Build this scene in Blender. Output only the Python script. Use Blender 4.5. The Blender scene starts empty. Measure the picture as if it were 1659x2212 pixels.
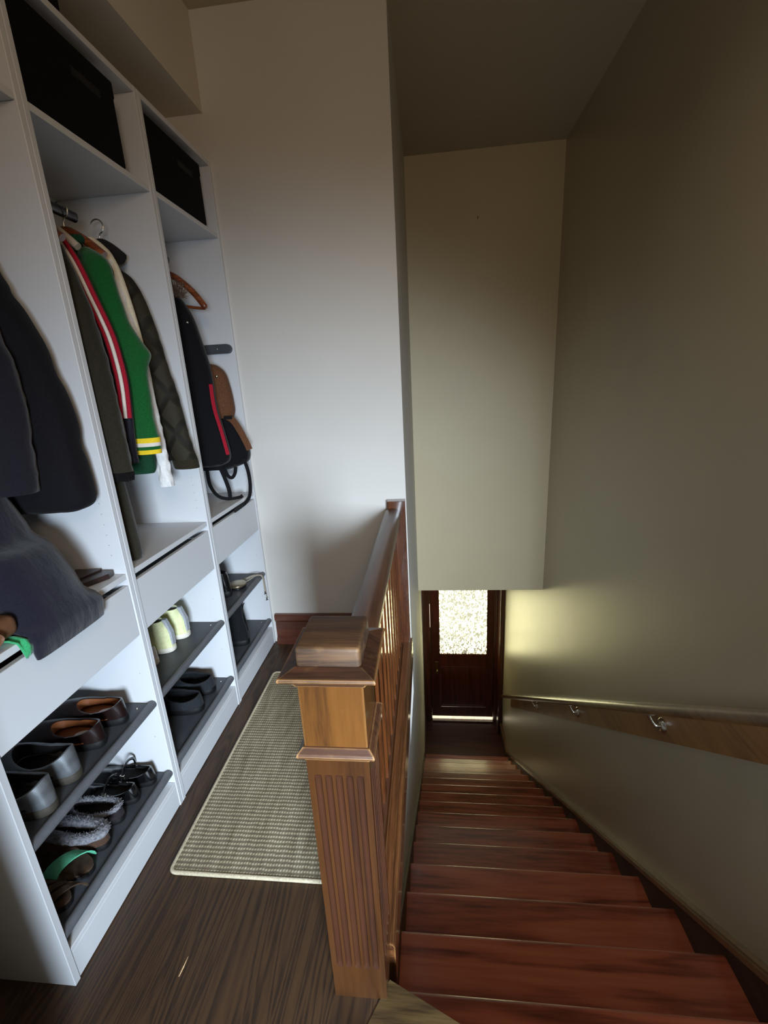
import bpy, bmesh, math, random
from math import sin, cos, pi, radians
from mathutils import Vector, Matrix, noise as mnoise

random.seed(7)
S = bpy.context.scene
COL = S.collection

# ------------------------------------------------------------------ helpers
def lin(h):
    h = h.lstrip('#')
    out = []
    for i in (0, 2, 4):
        c = int(h[i:i + 2], 16) / 255
        out.append(c / 12.92 if c <= .04045 else ((c + .055) / 1.055) ** 2.4)
    return (*out, 1.0)

def world_loc(o):
    v = Vector((0, 0, 0))
    while o is not None:
        v += o.location
        o = o.parent
    return v

def link(o):
    COL.objects.link(o)
    return o

def thing(name, label, cat, loc=(0, 0, 0), group=None, rotz=0.0):
    o = bpy.data.objects.new(name, None)
    o.empty_display_size = .05
    o.location = loc
    o.rotation_euler = (0, 0, rotz)
    link(o)
    tag(o, label, cat, group)
    return o

def tag(o, label=None, cat=None, group=None, kind=None):
    if label: o['label'] = label
    if cat: o['category'] = cat
    if group: o['group'] = group
    if kind: o['kind'] = kind
    return o

def obj(name, bm, mat, parent=None, smooth=False, local=False, label=None):
    """link a bmesh built in world coordinates (or local ones) as one mesh object"""
    if parent is not None and not local:
        bmesh.ops.translate(bm, vec=-world_loc(parent), verts=bm.verts)
    bmesh.ops.recalc_face_normals(bm, faces=bm.faces)
    me = bpy.data.meshes.new(name)
    if smooth:
        for f in bm.faces: f.smooth = True
    bm.to_mesh(me)
    bm.free()
    for m in (mat if isinstance(mat, (list, tuple)) else [mat]):
        me.materials.append(m)
    o = bpy.data.objects.new(name, me)
    if parent is not None: o.parent = parent
    link(o)
    if label: o['label'] = label
    if smooth and hasattr(me, 'set_sharp_from_angle'):
        me.set_sharp_from_angle(angle=radians(50))
    return o

def struct(name, bm, mat, label=None, cat=None, **k):
    o = obj(name, bm, mat, **k)
    tag(o, label, cat, kind='structure')
    return o

def B(): return bmesh.new()

def box(bm, x0, x1, y0, y1, z0, z1, bev=0.0, seg=2, mi=0):
    vs = [bm.verts.new(p) for p in ((x0, y0, z0), (x1, y0, z0), (x1, y1, z0), (x0, y1, z0),
                                    (x0, y0, z1), (x1, y0, z1), (x1, y1, z1), (x0, y1, z1))]
    fs = [bm.faces.new([vs[i] for i in q]) for q in
          ((3, 2, 1, 0), (4, 5, 6, 7), (0, 1, 5, 4), (1, 2, 6, 5), (2, 3, 7, 6), (3, 0, 4, 7))]
    for f in fs: f.material_index = mi
    if bev > 0:
        es = list({e for f in fs for e in f.edges})
        bmesh.ops.bevel(bm, geom=es, offset=bev, segments=seg, profile=.5, affect='EDGES', clamp_overlap=True)
    return bm

def loft(bm, rings, cap0=True, cap1=True, mi=0, closed=True):
    vr = [[bm.verts.new(p) for p in r] for r in rings]
    n = len(vr[0])
    for a, b in zip(vr, vr[1:]):
        for i in range(n if closed else n - 1):
            j = (i + 1) % n
            f = bm.faces.new((a[i], a[j], b[j], b[i]))
            f.material_index = mi
    if cap0:
        f = bm.faces.new(list(reversed(vr[0]))); f.material_index = mi
    if cap1:
        f = bm.faces.new(vr[-1]); f.material_index = mi
    return vr

def prism(bm, poly, z0, z1, mi=0):
    loft(bm, [[(x, y, z0) for x, y in poly], [(x, y, z1) for x, y in poly]], mi=mi)
    return bm

def prism_y(bm, poly, y0, y1, mi=0):
    loft(bm, [[(x, y0, z) for x, z in poly], [(x, y1, z) for x, z in poly]], mi=mi)
    return bm

def prism_x(bm, poly, x0, x1, mi=0):
    loft(bm, [[(x0, y, z) for y, z in poly], [(x1, y, z) for y, z in poly]], mi=mi)
    return bm

def tube(bm, pts, r, n=10, flat=1.0, mi=0, caps=True):
    pts = [Vector(p) for p in pts]
    rings = []
    prev = None
    for i, p in enumerate(pts):
        if i == 0: t = pts[1] - pts[0]
        elif i == len(pts) - 1: t = pts[-1] - pts[-2]
        else: t = pts[i + 1] - pts[i - 1]
        t.normalize()
        if prev is None:
            a = Vector((0, 0, 1)) if abs(t.z) < .9 else Vector((1, 0, 0))
        else:
            a = prev
        u = (a - t * a.dot(t)).normalized()
        v = t.cross(u)
        prev = u
        rr = r[i] if isinstance(r, (list, tuple)) else r
        rings.append([tuple(p + u * rr * cos(2 * pi * k / n) * flat + v * rr * sin(2 * pi * k / n)) for k in range(n)])
    loft(bm, rings, caps, caps, mi)
    return bm

def smooth_path(pts, m=6):
    P = [Vector(p) for p in pts]
    P = [P[0] * 2 - P[1]] + P + [P[-1] * 2 - P[-2]]
    out = []
    for i in range(1, len(P) - 2):
        for k in range(m):
            t = k / m
            a, b, c, d = P[i - 1:i + 3]
            out.append(.5 * ((2 * b) + (c - a) * t + (2 * a - 5 * b + 4 * c - d) * t * t + (3 * b - a - 3 * c + d) * t ** 3))
    out.append(P[-2])
    return out

def interp_rows(rows, m):
    """rows: tuples sorted along the first value; m rows, eased between"""
    n = len(rows)
    out = []
    for k in range(m + 1):
        s = k / m * (n - 1)
        i = min(int(s), n - 2)
        t = s - i
        a = rows[max(i - 1, 0)]; b = rows[i]; c = rows[i + 1]; d = rows[min(i + 2, n - 1)]
        out.append(tuple(.5 * (2 * q + (r - p) * t + (2 * p - 5 * q + 4 * r - u) * t * t + (3 * q - p - 3 * r + u) * t ** 3)
                         for p, q, r, u in zip(a, b, c, d)))
    return out

# ------------------------------------------------------------------ materials
def new_mat(name):
    m = bpy.data.materials.new(name)
    m.use_nodes = True
    nt = m.node_tree
    return m, nt, nt.nodes['Principled BSDF']

def N(nt, typ, **k):
    n = nt.nodes.new(typ)
    for a, v in k.items():
        if a in n.inputs: n.inputs[a].default_value = v
        else: setattr(n, a, v)
    return n

def ramp(nt, stops):
    r = nt.nodes.new('ShaderNodeValToRGB')
    e = r.color_ramp.elements
    e[0].position, e[0].color = stops[0]
    e[1].position, e[1].color = stops[-1]
    for p, c in stops[1:-1]:
        x = e.new(p); x.color = c
    return r

def coords(nt, scale=(1, 1, 1), rot=(0, 0, 0)):
    t = nt.nodes.new('ShaderNodeTexCoord')
    mp = nt.nodes.new('ShaderNodeMapping')
    mp.inputs['Scale'].default_value = scale
    mp.inputs['Rotation'].default_value = rot
    nt.links.new(t.outputs['Object'], mp.inputs['Vector'])
    return mp

def paint(name, col, rough=.5, bump=.04, scale=180, var=.06, spec=.5, mottled=0):
    m, nt, b = new_mat(name)
    L = nt.links.new
    c = lin(col)
    mp = coords(nt)
    n1 = N(nt, 'ShaderNodeTexNoise', Scale=2.2, Detail=5)
    L(mp.outputs[0], n1.inputs['Vector'])
    r = ramp(nt, [(.3, tuple(x * (1 - var) for x in c[:3]) + (1,)), (.7, tuple(min(1, x * (1 + var)) for x in c[:3]) + (1,))])
    L(n1.outputs['Fac'], r.inputs['Fac'])
    L(r.outputs['Color'], b.inputs['Base Color'])
    n2 = N(nt, 'ShaderNodeTexNoise', Scale=scale, Detail=3)
    L(mp.outputs[0], n2.inputs['Vector'])
    bp = N(nt, 'ShaderNodeBump', Strength=bump, Distance=.004)
    L(n2.outputs['Fac'], bp.inputs['Height'])
    if mottled:
        n3 = N(nt, 'ShaderNodeTexNoise', Scale=9, Detail=4)
        L(mp.outputs[0], n3.inputs['Vector'])
        bp2 = N(nt, 'ShaderNodeBump', Strength=mottled, Distance=.02)
        L(n3.outputs['Fac'], bp2.inputs['Height'])
        L(bp2.outputs['Normal'], bp.inputs['Normal'])
    L(bp.outputs['Normal'], b.inputs['Normal'])
    b.inputs['Roughness'].default_value = rough
    b.inputs['Specular IOR Level'].default_value = spec
    return m

def wood(name, dark, mid, light, grain='y', rough=.3, coat=.6, coat_rough=.12, fine=1.0, wear=None, bands=40, ring=.35, fscale=12.0):
    m, nt, b = new_mat(name)
    L = nt.links.new
    stretch = {'x': (1.2, 16, 16), 'y': (16, 1.2, 16), 'z': (16, 16, 1.2)}[grain]
    mp = coords(nt, tuple(v * fine for v in stretch))
    big = N(nt, 'ShaderNodeTexNoise', Scale=.55, Detail=3, Distortion=.8)
    L(mp.outputs[0], big.inputs['Vector'])
    # growth rings: bands through a warped coordinate
    mul = N(nt, 'ShaderNodeMath', operation='MULTIPLY'); mul.inputs[1].default_value = bands
    L(big.outputs['Fac'], mul.inputs[0])
    sn = N(nt, 'ShaderNodeMath', operation='SINE'); L(mul.outputs[0], sn.inputs[0])
    ab = N(nt, 'ShaderNodeMath', operation='MULTIPLY_ADD'); ab.inputs[1].default_value = .5; ab.inputs[2].default_value = .5
    L(sn.outputs[0], ab.inputs[0])
    fi = N(nt, 'ShaderNodeTexNoise', Scale=fscale, Detail=6, Roughness=.6)
    L(mp.outputs[0], fi.inputs['Vector'])
    mix = N(nt, 'ShaderNodeMath', operation='MULTIPLY_ADD')
    mix.inputs[1].default_value = ring
    L(ab.outputs[0], mix.inputs[0])
    m2 = N(nt, 'ShaderNodeMath', operation='MULTIPLY'); m2.inputs[1].default_value = 1 - ring
    L(fi.outputs['Fac'], m2.inputs[0]); L(m2.outputs[0], mix.inputs[2])
    r = ramp(nt, [(.22, lin(dark)), (.5, lin(mid)), (.85, lin(light))])
    L(mix.outputs[0], r.inputs['Fac'])
    col = r.outputs['Color']
    if wear:
        bv = N(nt, 'ShaderNodeBevel', samples=6); bv.inputs['Radius'].default_value = .008
        ge = nt.nodes.new('ShaderNodeNewGeometry')
        dt = N(nt, 'ShaderNodeVectorMath', operation='DOT_PRODUCT')
        L(bv.outputs[0], dt.inputs[0]); L(ge.outputs['Normal'], dt.inputs[1])
        nz = N(nt, 'ShaderNodeTexNoise', Scale=30, Detail=4)
        tc = coords(nt); L(tc.outputs[0], nz.inputs['Vector'])
        ad = N(nt, 'ShaderNodeMath', operation='MULTIPLY_ADD'); ad.inputs[1].default_value = -.10
        L(nz.outputs['Fac'], ad.inputs[0]); L(dt.outputs['Value'], ad.inputs[2])
        wr = ramp(nt, [(.84, (1, 1, 1, 1)), (.935, (0, 0, 0, 1))])
        L(ad.outputs[0], wr.inputs['Fac'])
        mx = N(nt, 'ShaderNodeMix', data_type='RGBA')
        L(wr.outputs['Color'], mx.inputs[0]); L(col, mx.inputs[6]); mx.inputs[7].default_value = lin(wear)
        col = mx.outputs[2]
    L(col, b.inputs['Base Color'])
    bp = N(nt, 'ShaderNodeBump', Strength=.12, Distance=.002)
    L(fi.outputs['Fac'], bp.inputs['Height']); L(bp.outputs['Normal'], b.inputs['Normal'])
    b.inputs['Roughness'].default_value = rough
    b.inputs['Coat Weight'].default_value = coat
    b.inputs['Coat Roughness'].default_value = coat_rough
    return m

def fabric(name, c1, c2=None, scale=260, rough=.9, bump=.25, sheen=.05, fold=0.0):
    m, nt, b = new_mat(name)
    L = nt.links.new
    mp = coords(nt)
    n1 = N(nt, 'ShaderNodeTexNoise', Scale=scale, Detail=3)
    L(mp.outputs[0], n1.inputs['Vector'])
    r = ramp(nt, [(.3, lin(c1)), (.7, lin(c2 or c1))])
    L(n1.outputs['Fac'], r.inputs['Fac']); L(r.outputs['Color'], b.inputs['Base Color'])
    bp = N(nt, 'ShaderNodeBump', Strength=bump, Distance=.002)
    L(n1.outputs['Fac'], bp.inputs['Height'])
    if fold:
        mp2 = coords(nt, (9, 9, 2.2))
        n2 = N(nt, 'ShaderNodeTexNoise', Scale=1.6, Detail=3)
        L(mp2.outputs[0], n2.inputs['Vector'])
        b2 = N(nt, 'ShaderNodeBump', Strength=fold, Distance=.03)
        L(n2.outputs['Fac'], b2.inputs['Height']); L(b2.outputs['Normal'], bp.inputs['Normal'])
    L(bp.outputs['Normal'], b.inputs['Normal'])
    b.inputs['Roughness'].default_value = rough
    b.inputs['Sheen Weight'].default_value = sheen
    b.inputs['Specular IOR Level'].default_value = .15
    return m

def quilt(name, c1, c2):
    """diamond-stitched quilting, stitched lines sunk and darker"""
    m, nt, b = new_mat(name)
    L = nt.links.new
    w = []
    for a in (radians(38), radians(-38)):
        mp = coords(nt, (1, 1, 1), (0, a, 0))
        wv = N(nt, 'ShaderNodeTexWave', wave_type='BANDS', bands_direction='X', Scale=3.6, Distortion=.35)
        L(mp.outputs[0], wv.inputs['Vector'])
        rp = ramp(nt, [(0.0, (0, 0, 0, 1)), (.22, (1, 1, 1, 1))])
        L(wv.outputs['Fac'], rp.inputs['Fac']); w.append(rp)
    mn = N(nt, 'ShaderNodeMath', operation='MINIMUM')
    L(w[0].outputs['Color'], mn.inputs[0]); L(w[1].outputs['Color'], mn.inputs[1])
    r = ramp(nt, [(0, lin(c1)), (1, lin(c2))])
    L(mn.outputs[0], r.inputs['Fac']); L(r.outputs['Color'], b.inputs['Base Color'])
    bp = N(nt, 'ShaderNodeBump', Strength=.7, Distance=.006)
    L(mn.outputs[0], bp.inputs['Height']); L(bp.outputs['Normal'], b.inputs['Normal'])
    b.inputs['Roughness'].default_value = .75
    b.inputs['Specular IOR Level'].default_value = .3
    return m

def plain(name, col, rough=.5, metal=0.0, coat=0.0, spec=.5, noise_amt=.12, scale=40):
    m, nt, b = new_mat(name)
    L = nt.links.new
    c = lin(col)
    mp = coords(nt)
    n1 = N(nt, 'ShaderNodeTexNoise', Scale=scale, Detail=4)
    L(mp.outputs[0], n1.inputs['Vector'])
    r = ramp(nt, [(.3, tuple(x * (1 - noise_amt) for x in c[:3]) + (1,)), (.7, tuple(min(1, x * (1 + noise_amt)) for x in c[:3]) + (1,))])
    L(n1.outputs['Fac'], r.inputs['Fac']); L(r.outputs['Color'], b.inputs['Base Color'])
    b.inputs['Roughness'].default_value = rough
    b.inputs['Metallic'].default_value = metal
    b.inputs['Coat Weight'].default_value = coat
    b.inputs['Specular IOR Level'].default_value = spec
    return m

M = {}
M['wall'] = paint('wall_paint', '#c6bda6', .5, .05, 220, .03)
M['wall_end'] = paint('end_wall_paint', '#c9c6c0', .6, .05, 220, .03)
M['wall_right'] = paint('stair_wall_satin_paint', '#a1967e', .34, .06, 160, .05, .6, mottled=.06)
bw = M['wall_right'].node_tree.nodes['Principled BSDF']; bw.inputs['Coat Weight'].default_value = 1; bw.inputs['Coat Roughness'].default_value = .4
M['soffit'] = paint('soffit_paint', '#c2b594', .5, .05, 200, .03)
M['ceiling'] = paint('ceiling_paint', '#b5ac98', .7, .05, 200, .03)
M['bulkhead'] = paint('bulkhead_paint', '#cfc7b8', .7, .05, 200, .03)
M['laminate'] = paint('white_laminate', '#cacccf', .42, .015, 400, .01)
M['laminate_edge'] = paint('white_laminate_edge', '#d2d3d6', .4, .01, 400, .01)
M['hole'] = plain('dark_peg_hole', '#a9a6a2', .8)
M['tray'] = plain('grey_tray_board', '#3c3f44', .5, scale=14, noise_amt=.18)
M['tray_tube'] = plain('grey_tray_tube', '#57595d', .45, scale=60, noise_amt=.08)
M['floor'] = wood('dark_oak_floor', '#1e130b', '#3b2716', '#49331c', 'y', .5, .12, .3, 1.0, bands=110, ring=.36, fscale=14)
M['floor_x'] = wood('oak_nosing_board', '#2c2013', '#4c3b22', '#5e4b2e', 'x', .38, .35, .22, 1.0, bands=60, ring=.3)
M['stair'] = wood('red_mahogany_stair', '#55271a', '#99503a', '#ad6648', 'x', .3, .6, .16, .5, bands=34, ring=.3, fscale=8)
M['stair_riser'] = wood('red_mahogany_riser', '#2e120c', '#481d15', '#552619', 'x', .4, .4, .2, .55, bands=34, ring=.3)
M['newel'] = wood('golden_oak_newel', '#241206', '#40230b', '#4b2b10', 'z', .34, .6, .18, .7, bands=14, ring=.25, fscale=6)
M['newel_block'] = wood('golden_oak_block', '#3a200c', '#5e3914', '#6c431b', 'z', .34, .6, .18, .7, wear='#8a6030', bands=20, ring=.25, fscale=10)
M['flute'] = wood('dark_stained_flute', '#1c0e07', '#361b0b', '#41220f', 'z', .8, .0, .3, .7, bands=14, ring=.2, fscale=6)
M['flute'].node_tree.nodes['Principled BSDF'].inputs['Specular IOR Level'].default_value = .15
M['newel_cap'] = wood('worn_oak_cap', '#2c1c10', '#503722', '#6a4c2c', 'x', .6, .1, .4, 1.0, wear='#c09763', bands=30, ring=.3)
M['moulding'] = wood('dark_oak_moulding', '#25150d', '#412618', '#553621', 'x', .45, .2, .3, .8, wear='#a97c4a', bands=30, ring=.25)
M['rail'] = wood('brown_oak_rail', '#2e1a11', '#4c2e1e', '#5f3f29', 'y', .42, .35, .25, .8, bands=40, ring=.25)
M['baluster'] = wood('red_oak_baluster', '#331a0d', '#522c14', '#66391a', 'z', .22, .9, .07, .8, bands=30, ring=.2)
M['fascia'] = wood('brown_oak_fascia', '#2c180f', '#57341b', '#74482a', 'y', .3, .7, .14, .8, wear='#8a6038', bands=40, ring=.3)
M['base'] = wood('red_brown_baseboard', '#3c1a0f', '#542b1b', '#663924', 'x', .35, .6, .2, .8, bands=30, ring=.25)
M['skirt'] = wood('dark_stair_skirt', '#20130b', '#372414', '#4a3320', 'y', .55, .15, .3, .8, bands=30, ring=.25)
M['door'] = wood('dark_mahogany_door', '#2a0f08', '#4a2012', '#5e2c1a', 'z', .28, .8, .12, .6, bands=30, ring=.25)
M['hrail'] = wood('oak_handrail', '#3c2814', '#644627', '#7a5a34', 'y', .3, .7, .16, .8, bands=30, ring=.2)
M['board'] = wood('oak_backing_board', '#5a3616', '#8a5c26', '#9c7036', 'y', .4, .4, .25, .5, bands=24, ring=.2, fscale=8)
M['chrome'] = plain('satin_nickel', '#d8d2c4', .22, 1.0)
M['steel'] = plain('dark_steel', '#55565a', .25, 1.0)
M['brass'] = plain('dull_brass', '#8a7448', .35, 1.0)
M['box'] = fabric('black_box_fabric', '#08080a', '#0e0d10', 300, .95, sheen=.0)
M['slot'] = plain('black_handle_slot', '#030303', .9)

def glass_mat():
    m, nt, b = new_mat('daylit_pebbled_glass')
    L = nt.links.new
    tc = nt.nodes.new('ShaderNodeTexCoord')
    mp = nt.nodes.new('ShaderNodeMapping')
    L(tc.outputs['Object'], mp.inputs['Vector'])
    mp.inputs['Scale'].default_value = (1, 1, .6)
    v = N(nt, 'ShaderNodeTexNoise', Scale=30, Detail=2, Distortion=1.8)
    L(mp.outputs[0], v.inputs['Vector'])
    vr = ramp(nt, [(.42, (0, 0, 0, 1)), (.62, (1, 1, 1, 1))])
    L(v.outputs['Fac'], vr.inputs['Fac'])
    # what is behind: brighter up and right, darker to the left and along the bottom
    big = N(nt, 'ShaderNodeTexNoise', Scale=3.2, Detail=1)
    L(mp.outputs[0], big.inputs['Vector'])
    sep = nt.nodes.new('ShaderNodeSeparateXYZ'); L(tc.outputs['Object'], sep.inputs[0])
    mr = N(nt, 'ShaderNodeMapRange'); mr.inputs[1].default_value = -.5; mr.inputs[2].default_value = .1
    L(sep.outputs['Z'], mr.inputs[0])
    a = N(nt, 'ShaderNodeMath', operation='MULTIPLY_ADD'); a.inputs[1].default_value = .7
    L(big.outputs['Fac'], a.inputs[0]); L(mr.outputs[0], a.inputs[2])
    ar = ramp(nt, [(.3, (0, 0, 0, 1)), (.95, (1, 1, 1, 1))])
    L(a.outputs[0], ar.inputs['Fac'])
    mx = N(nt, 'ShaderNodeMath', operation='MAXIMUM')
    half = N(nt, 'ShaderNodeMath', operation='MULTIPLY'); half.inputs[1].default_value = .45
    L(ar.outputs['Color'], half.inputs[0])
    L(half.outputs[0], mx.inputs[0]); L(vr.outputs['Color'], mx.inputs[1])
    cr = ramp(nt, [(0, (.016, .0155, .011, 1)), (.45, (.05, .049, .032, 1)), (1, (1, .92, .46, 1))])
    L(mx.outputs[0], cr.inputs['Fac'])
    b.inputs['Base Color'].default_value = (.6, .6, .5, 1)
    b.inputs['Roughness'].default_value = .15
    bp = N(nt, 'ShaderNodeBump', Strength=.5, Distance=.004)
    L(v.outputs['Fac'], bp.inputs['Height']); L(bp.outputs['Normal'], b.inputs['Normal'])
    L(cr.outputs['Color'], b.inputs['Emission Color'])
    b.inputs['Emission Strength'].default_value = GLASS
    return m

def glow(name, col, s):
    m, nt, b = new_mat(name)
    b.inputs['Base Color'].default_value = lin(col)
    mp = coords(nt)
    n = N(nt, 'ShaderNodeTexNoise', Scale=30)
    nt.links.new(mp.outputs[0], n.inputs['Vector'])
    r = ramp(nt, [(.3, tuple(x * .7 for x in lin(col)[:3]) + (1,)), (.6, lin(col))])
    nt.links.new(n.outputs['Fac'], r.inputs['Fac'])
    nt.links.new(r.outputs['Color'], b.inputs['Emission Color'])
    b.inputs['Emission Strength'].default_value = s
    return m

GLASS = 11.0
M['glass'] = glass_mat()
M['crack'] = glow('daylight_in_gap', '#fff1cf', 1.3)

def rug_mat():
    m, nt, b = new_mat('woven_sisal')
    L = nt.links.new
    mp = coords(nt)
    jit = N(nt, 'ShaderNodeTexNoise', Scale=40, Detail=2); L(mp.outputs[0], jit.inputs['Vector'])
    add = N(nt, 'ShaderNodeMix', data_type='VECTOR'); add.inputs[0].default_value = .006
    L(mp.outputs[0], add.inputs[4]); L(jit.outputs['Color'], add.inputs[5])
    wy = N(nt, 'ShaderNodeTexWave', wave_type='BANDS', bands_direction='Y', Scale=22.0)
    wx = N(nt, 'ShaderNodeTexWave', wave_type='BANDS', bands_direction='X', Scale=34.0)
    L(add.outputs[1], wy.inputs['Vector']); L(add.outputs[1], wx.inputs['Vector'])
    mu = N(nt, 'ShaderNodeMath', operation='MULTIPLY'); L(wy.outputs['Fac'], mu.inputs[0])
    sx = N(nt, 'ShaderNodeMath', operation='MULTIPLY_ADD'); sx.inputs[1].default_value = .75; sx.inputs[2].default_value = .25
    L(wx.outputs['Fac'], sx.inputs[0]); L(sx.outputs[0], mu.inputs[1])
    r = ramp(nt, [(.0, lin('#756a56')), (.35, lin('#94886f')), (.95, lin('#c6bba0'))])
    L(mu.outputs[0], r.inputs['Fac'])
    ns = N(nt, 'ShaderNodeTexNoise', Scale=7, Detail=6); 
    mp2 = coords(nt, (6, 1, 1)); L(mp2.outputs[0], ns.inputs['Vector'])
    rr = ramp(nt, [(.3, (.62, .58, .52, 1)), (.65, (1, 1, 1, 1))]); L(ns.outputs['Fac'], rr.inputs['Fac'])
    mx = N(nt, 'ShaderNodeMix', data_type='RGBA', blend_type='MULTIPLY'); mx.inputs[0].default_value = 1
    L(r.outputs['Color'], mx.inputs[6]); L(rr.outputs['Color'], mx.inputs[7])
    L(mx.outputs[2], b.inputs['Base Color'])
    bp = N(nt, 'ShaderNodeBump', Strength=.45, Distance=.003); L(mu.outputs[0], bp.inputs['Height'])
    L(bp.outputs['Normal'], b.inputs['Normal'])
    b.inputs['Roughness'].default_value = .9
    return m
M['rug'] = rug_mat()
M['rug_edge'] = fabric('beige_rug_binding', '#a2957c', '#c2b69c', 200)

# ------------------------------------------------------------------ dimensions (metres)
W, H = .5141, 2.364             # cabinet unit width, cabinet height
XL, XR = .79, 1.862             # stairwell left and right walls
YE, YS, YD = 1.542, 2.94, 5.0   # end wall, soffit front, door wall
ZC, ZS = 2.884, -.376           # ceiling, soffit underside
NY0, RUN, NZ0, RISE = .1771, .2632, -.2505, .207
ZL = NZ0 - 16 * RISE            # lower landing
YB = -2.2                       # wall behind the camera
def nos(k): return NY0 + k * RUN, NZ0 - k * RISE

# ------------------------------------------------------------------ room shell
b = B()
prism(b, [(-.36, YB), (XR, YB), (XR, -.37), (XL + .005, .058), (XL - .035, .075), (XL - .035, YE), (-.36, YE)], -.03, 0)
struct('floor', b, M['floor'], 'dark stained oak floor of the upper landing', 'floor')
# wider board that edges the landing where the stairs begin
b = B()
dx, dy = XR - .795, -.37 - .058
ln = math.hypot(dx, dy); ux, uy = dx / ln, dy / ln; nx, ny = uy, -ux
p0, p1 = (.785, .064), (XR, -.37)
wd = .16
prism(b, [(p0[0], p0[1]), (p1[0], p1[1]), (p1[0] + nx * wd, p1[1] + ny * wd), (p0[0] + nx * wd - .02, p0[1] + ny * wd)], .0003, .003)
struct('trim_1', b, M['floor_x'], 'lighter oak board edging the landing beside the newel post', 'trim')
b = B(); box(b, -.5, -.36, YB, YE + .12, -.05, ZC)
struct('wall_left', b, M['wall'], 'wall behind the white cabinets', 'wall')
b = B(); box(b, -.36, .17, YB, -.27, -.05, ZC)  # out-of-view stub, added to keep window light off the cabinet side panel
struct('wall_shade_stub', b, M['wall'], 'unseen wall stub added to shade the near end of the cabinets', 'wall')
b = B(); box(b, -.36, XL, YE, YE + .12, -.05, ZC)
struct('wall_end', b, M['wall_end'], 'plain grey wall at the end of the landing', 'wall')
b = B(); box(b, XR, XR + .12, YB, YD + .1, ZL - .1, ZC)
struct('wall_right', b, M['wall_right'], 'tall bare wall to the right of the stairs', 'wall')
# stairwell left wall, padded out a little towards the top
b = B()
prof = [(.6, ZL - .1), (.762, ZL - .1), (.758, -.72), (XL, -.33), (XL, ZC), (.6, ZC)]
prism_y(b, prof, YE + .12, YD + .1)
prof2 = [(.6, ZL - .1), (.762, ZL - .1), (.758, -.72), (.772, -.14), (.772, -.031), (.6, -.031)]
prism_y(b, prof2, -.4, YE + .0)
prof3 = [(.6, ZL - .1), (.762, ZL - .1), (.758, -.72), (XL, -.33), (XL, -.05), (.6, -.05)]
prism_y(b, prof3, YE, YE + .12)
struct('wall_stairwell', b, M['wall_end'], 'white wall on the left of the lower stairs', 'wall')
b = B(); box(b, XL, XR, YS, YD + .1, ZS, ZC)
struct('wall_soffit', b, M['soffit'], 'boxed-in wall hanging over the stairs above the door', 'wall')
b = B(); box(b, -.5, XR + .12, YB - .1, YD + .1, ZC, ZC + .1)
struct('ceiling', b, M['ceiling'], 'plain painted ceiling', 'ceiling')
b = B(); box(b, -.36, -.005, YB, YE, 2.541, ZC)
struct('trim_2', b, M['bulkhead'], 'boxed bulkhead above the white cabinets', 'bulkhead')
# wall behind the camera with a window opening (the daylight source)
WX0, WX1, WZ0, WZ1 = 1.15, 1.83, .7, 1.5
b = B()
box(b, -.5, WX0, YB - .1, YB, -.05, ZC); box(b, WX1, XR + .12, YB - .1, YB, -.05, ZC)
box(b, WX0, WX1, YB - .1, YB, -.05, WZ0); box(b, WX0, WX1, YB - .1, YB, WZ1, ZC)
struct('wall_back', b, M['wall'], 'wall behind the viewer', 'wall')

# baseboards
b = B()
prism_x(b, [(YE, 0), (YE - .03, 0), (YE - .03, .025), (YE - .018, .04), (YE - .016, .135), (YE - .026, .15), (YE - .026, .178), (YE - .018, .183), (YE, .183)], .02, .70)
struct('baseboard_end', b, M['base'], 'tall red-brown baseboard under the end wall', 'baseboard')
def sk(y): return NZ0 + .072 - .788 * (y - NY0)
b = B()
yk = 4.17
pts_top = [(-.37, sk(-.37)), (yk, sk(yk)), (YD - .28, ZL + .2)]
def band(bm, x0, x1, up0, up1):
    lo = [(y, z + up0) for y, z in pts_top]; hi = [(y, z + up1) for y, z in pts_top]
    prism_x(bm, lo + hi[::-1], x0, x1)
band(b, XR - .02, XR, -.42, -.03)
struct('baseboard_right', b, M['skirt'], 'sloping dark stair skirt along the right wall', 'baseboard')
b = B()
band(b, XR - .034, XR, -.03, -.006)
band(b, XR - .026, XR, -.006, .004)
struct('trim_3', b, M['hrail'], 'thin moulding along the top of the right stair skirt', 'trim')  # lighter wood than the skirt, standing in for the highlight along its top
b = B()
lo = [(-.2, sk(-.2) - .3), (yk, sk(yk) - .3), (YD - .06, ZL)]
hi = [(-.2, sk(-.2) - .02), (yk, sk(yk) - .02), (YD - .06, ZL + .14)]
prism_x(b, lo + hi[::-1], .745, .775)
struct('baseboard_left', b, M['skirt'], 'narrow sloping stair skirt along the left wall', 'baseboard')

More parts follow.
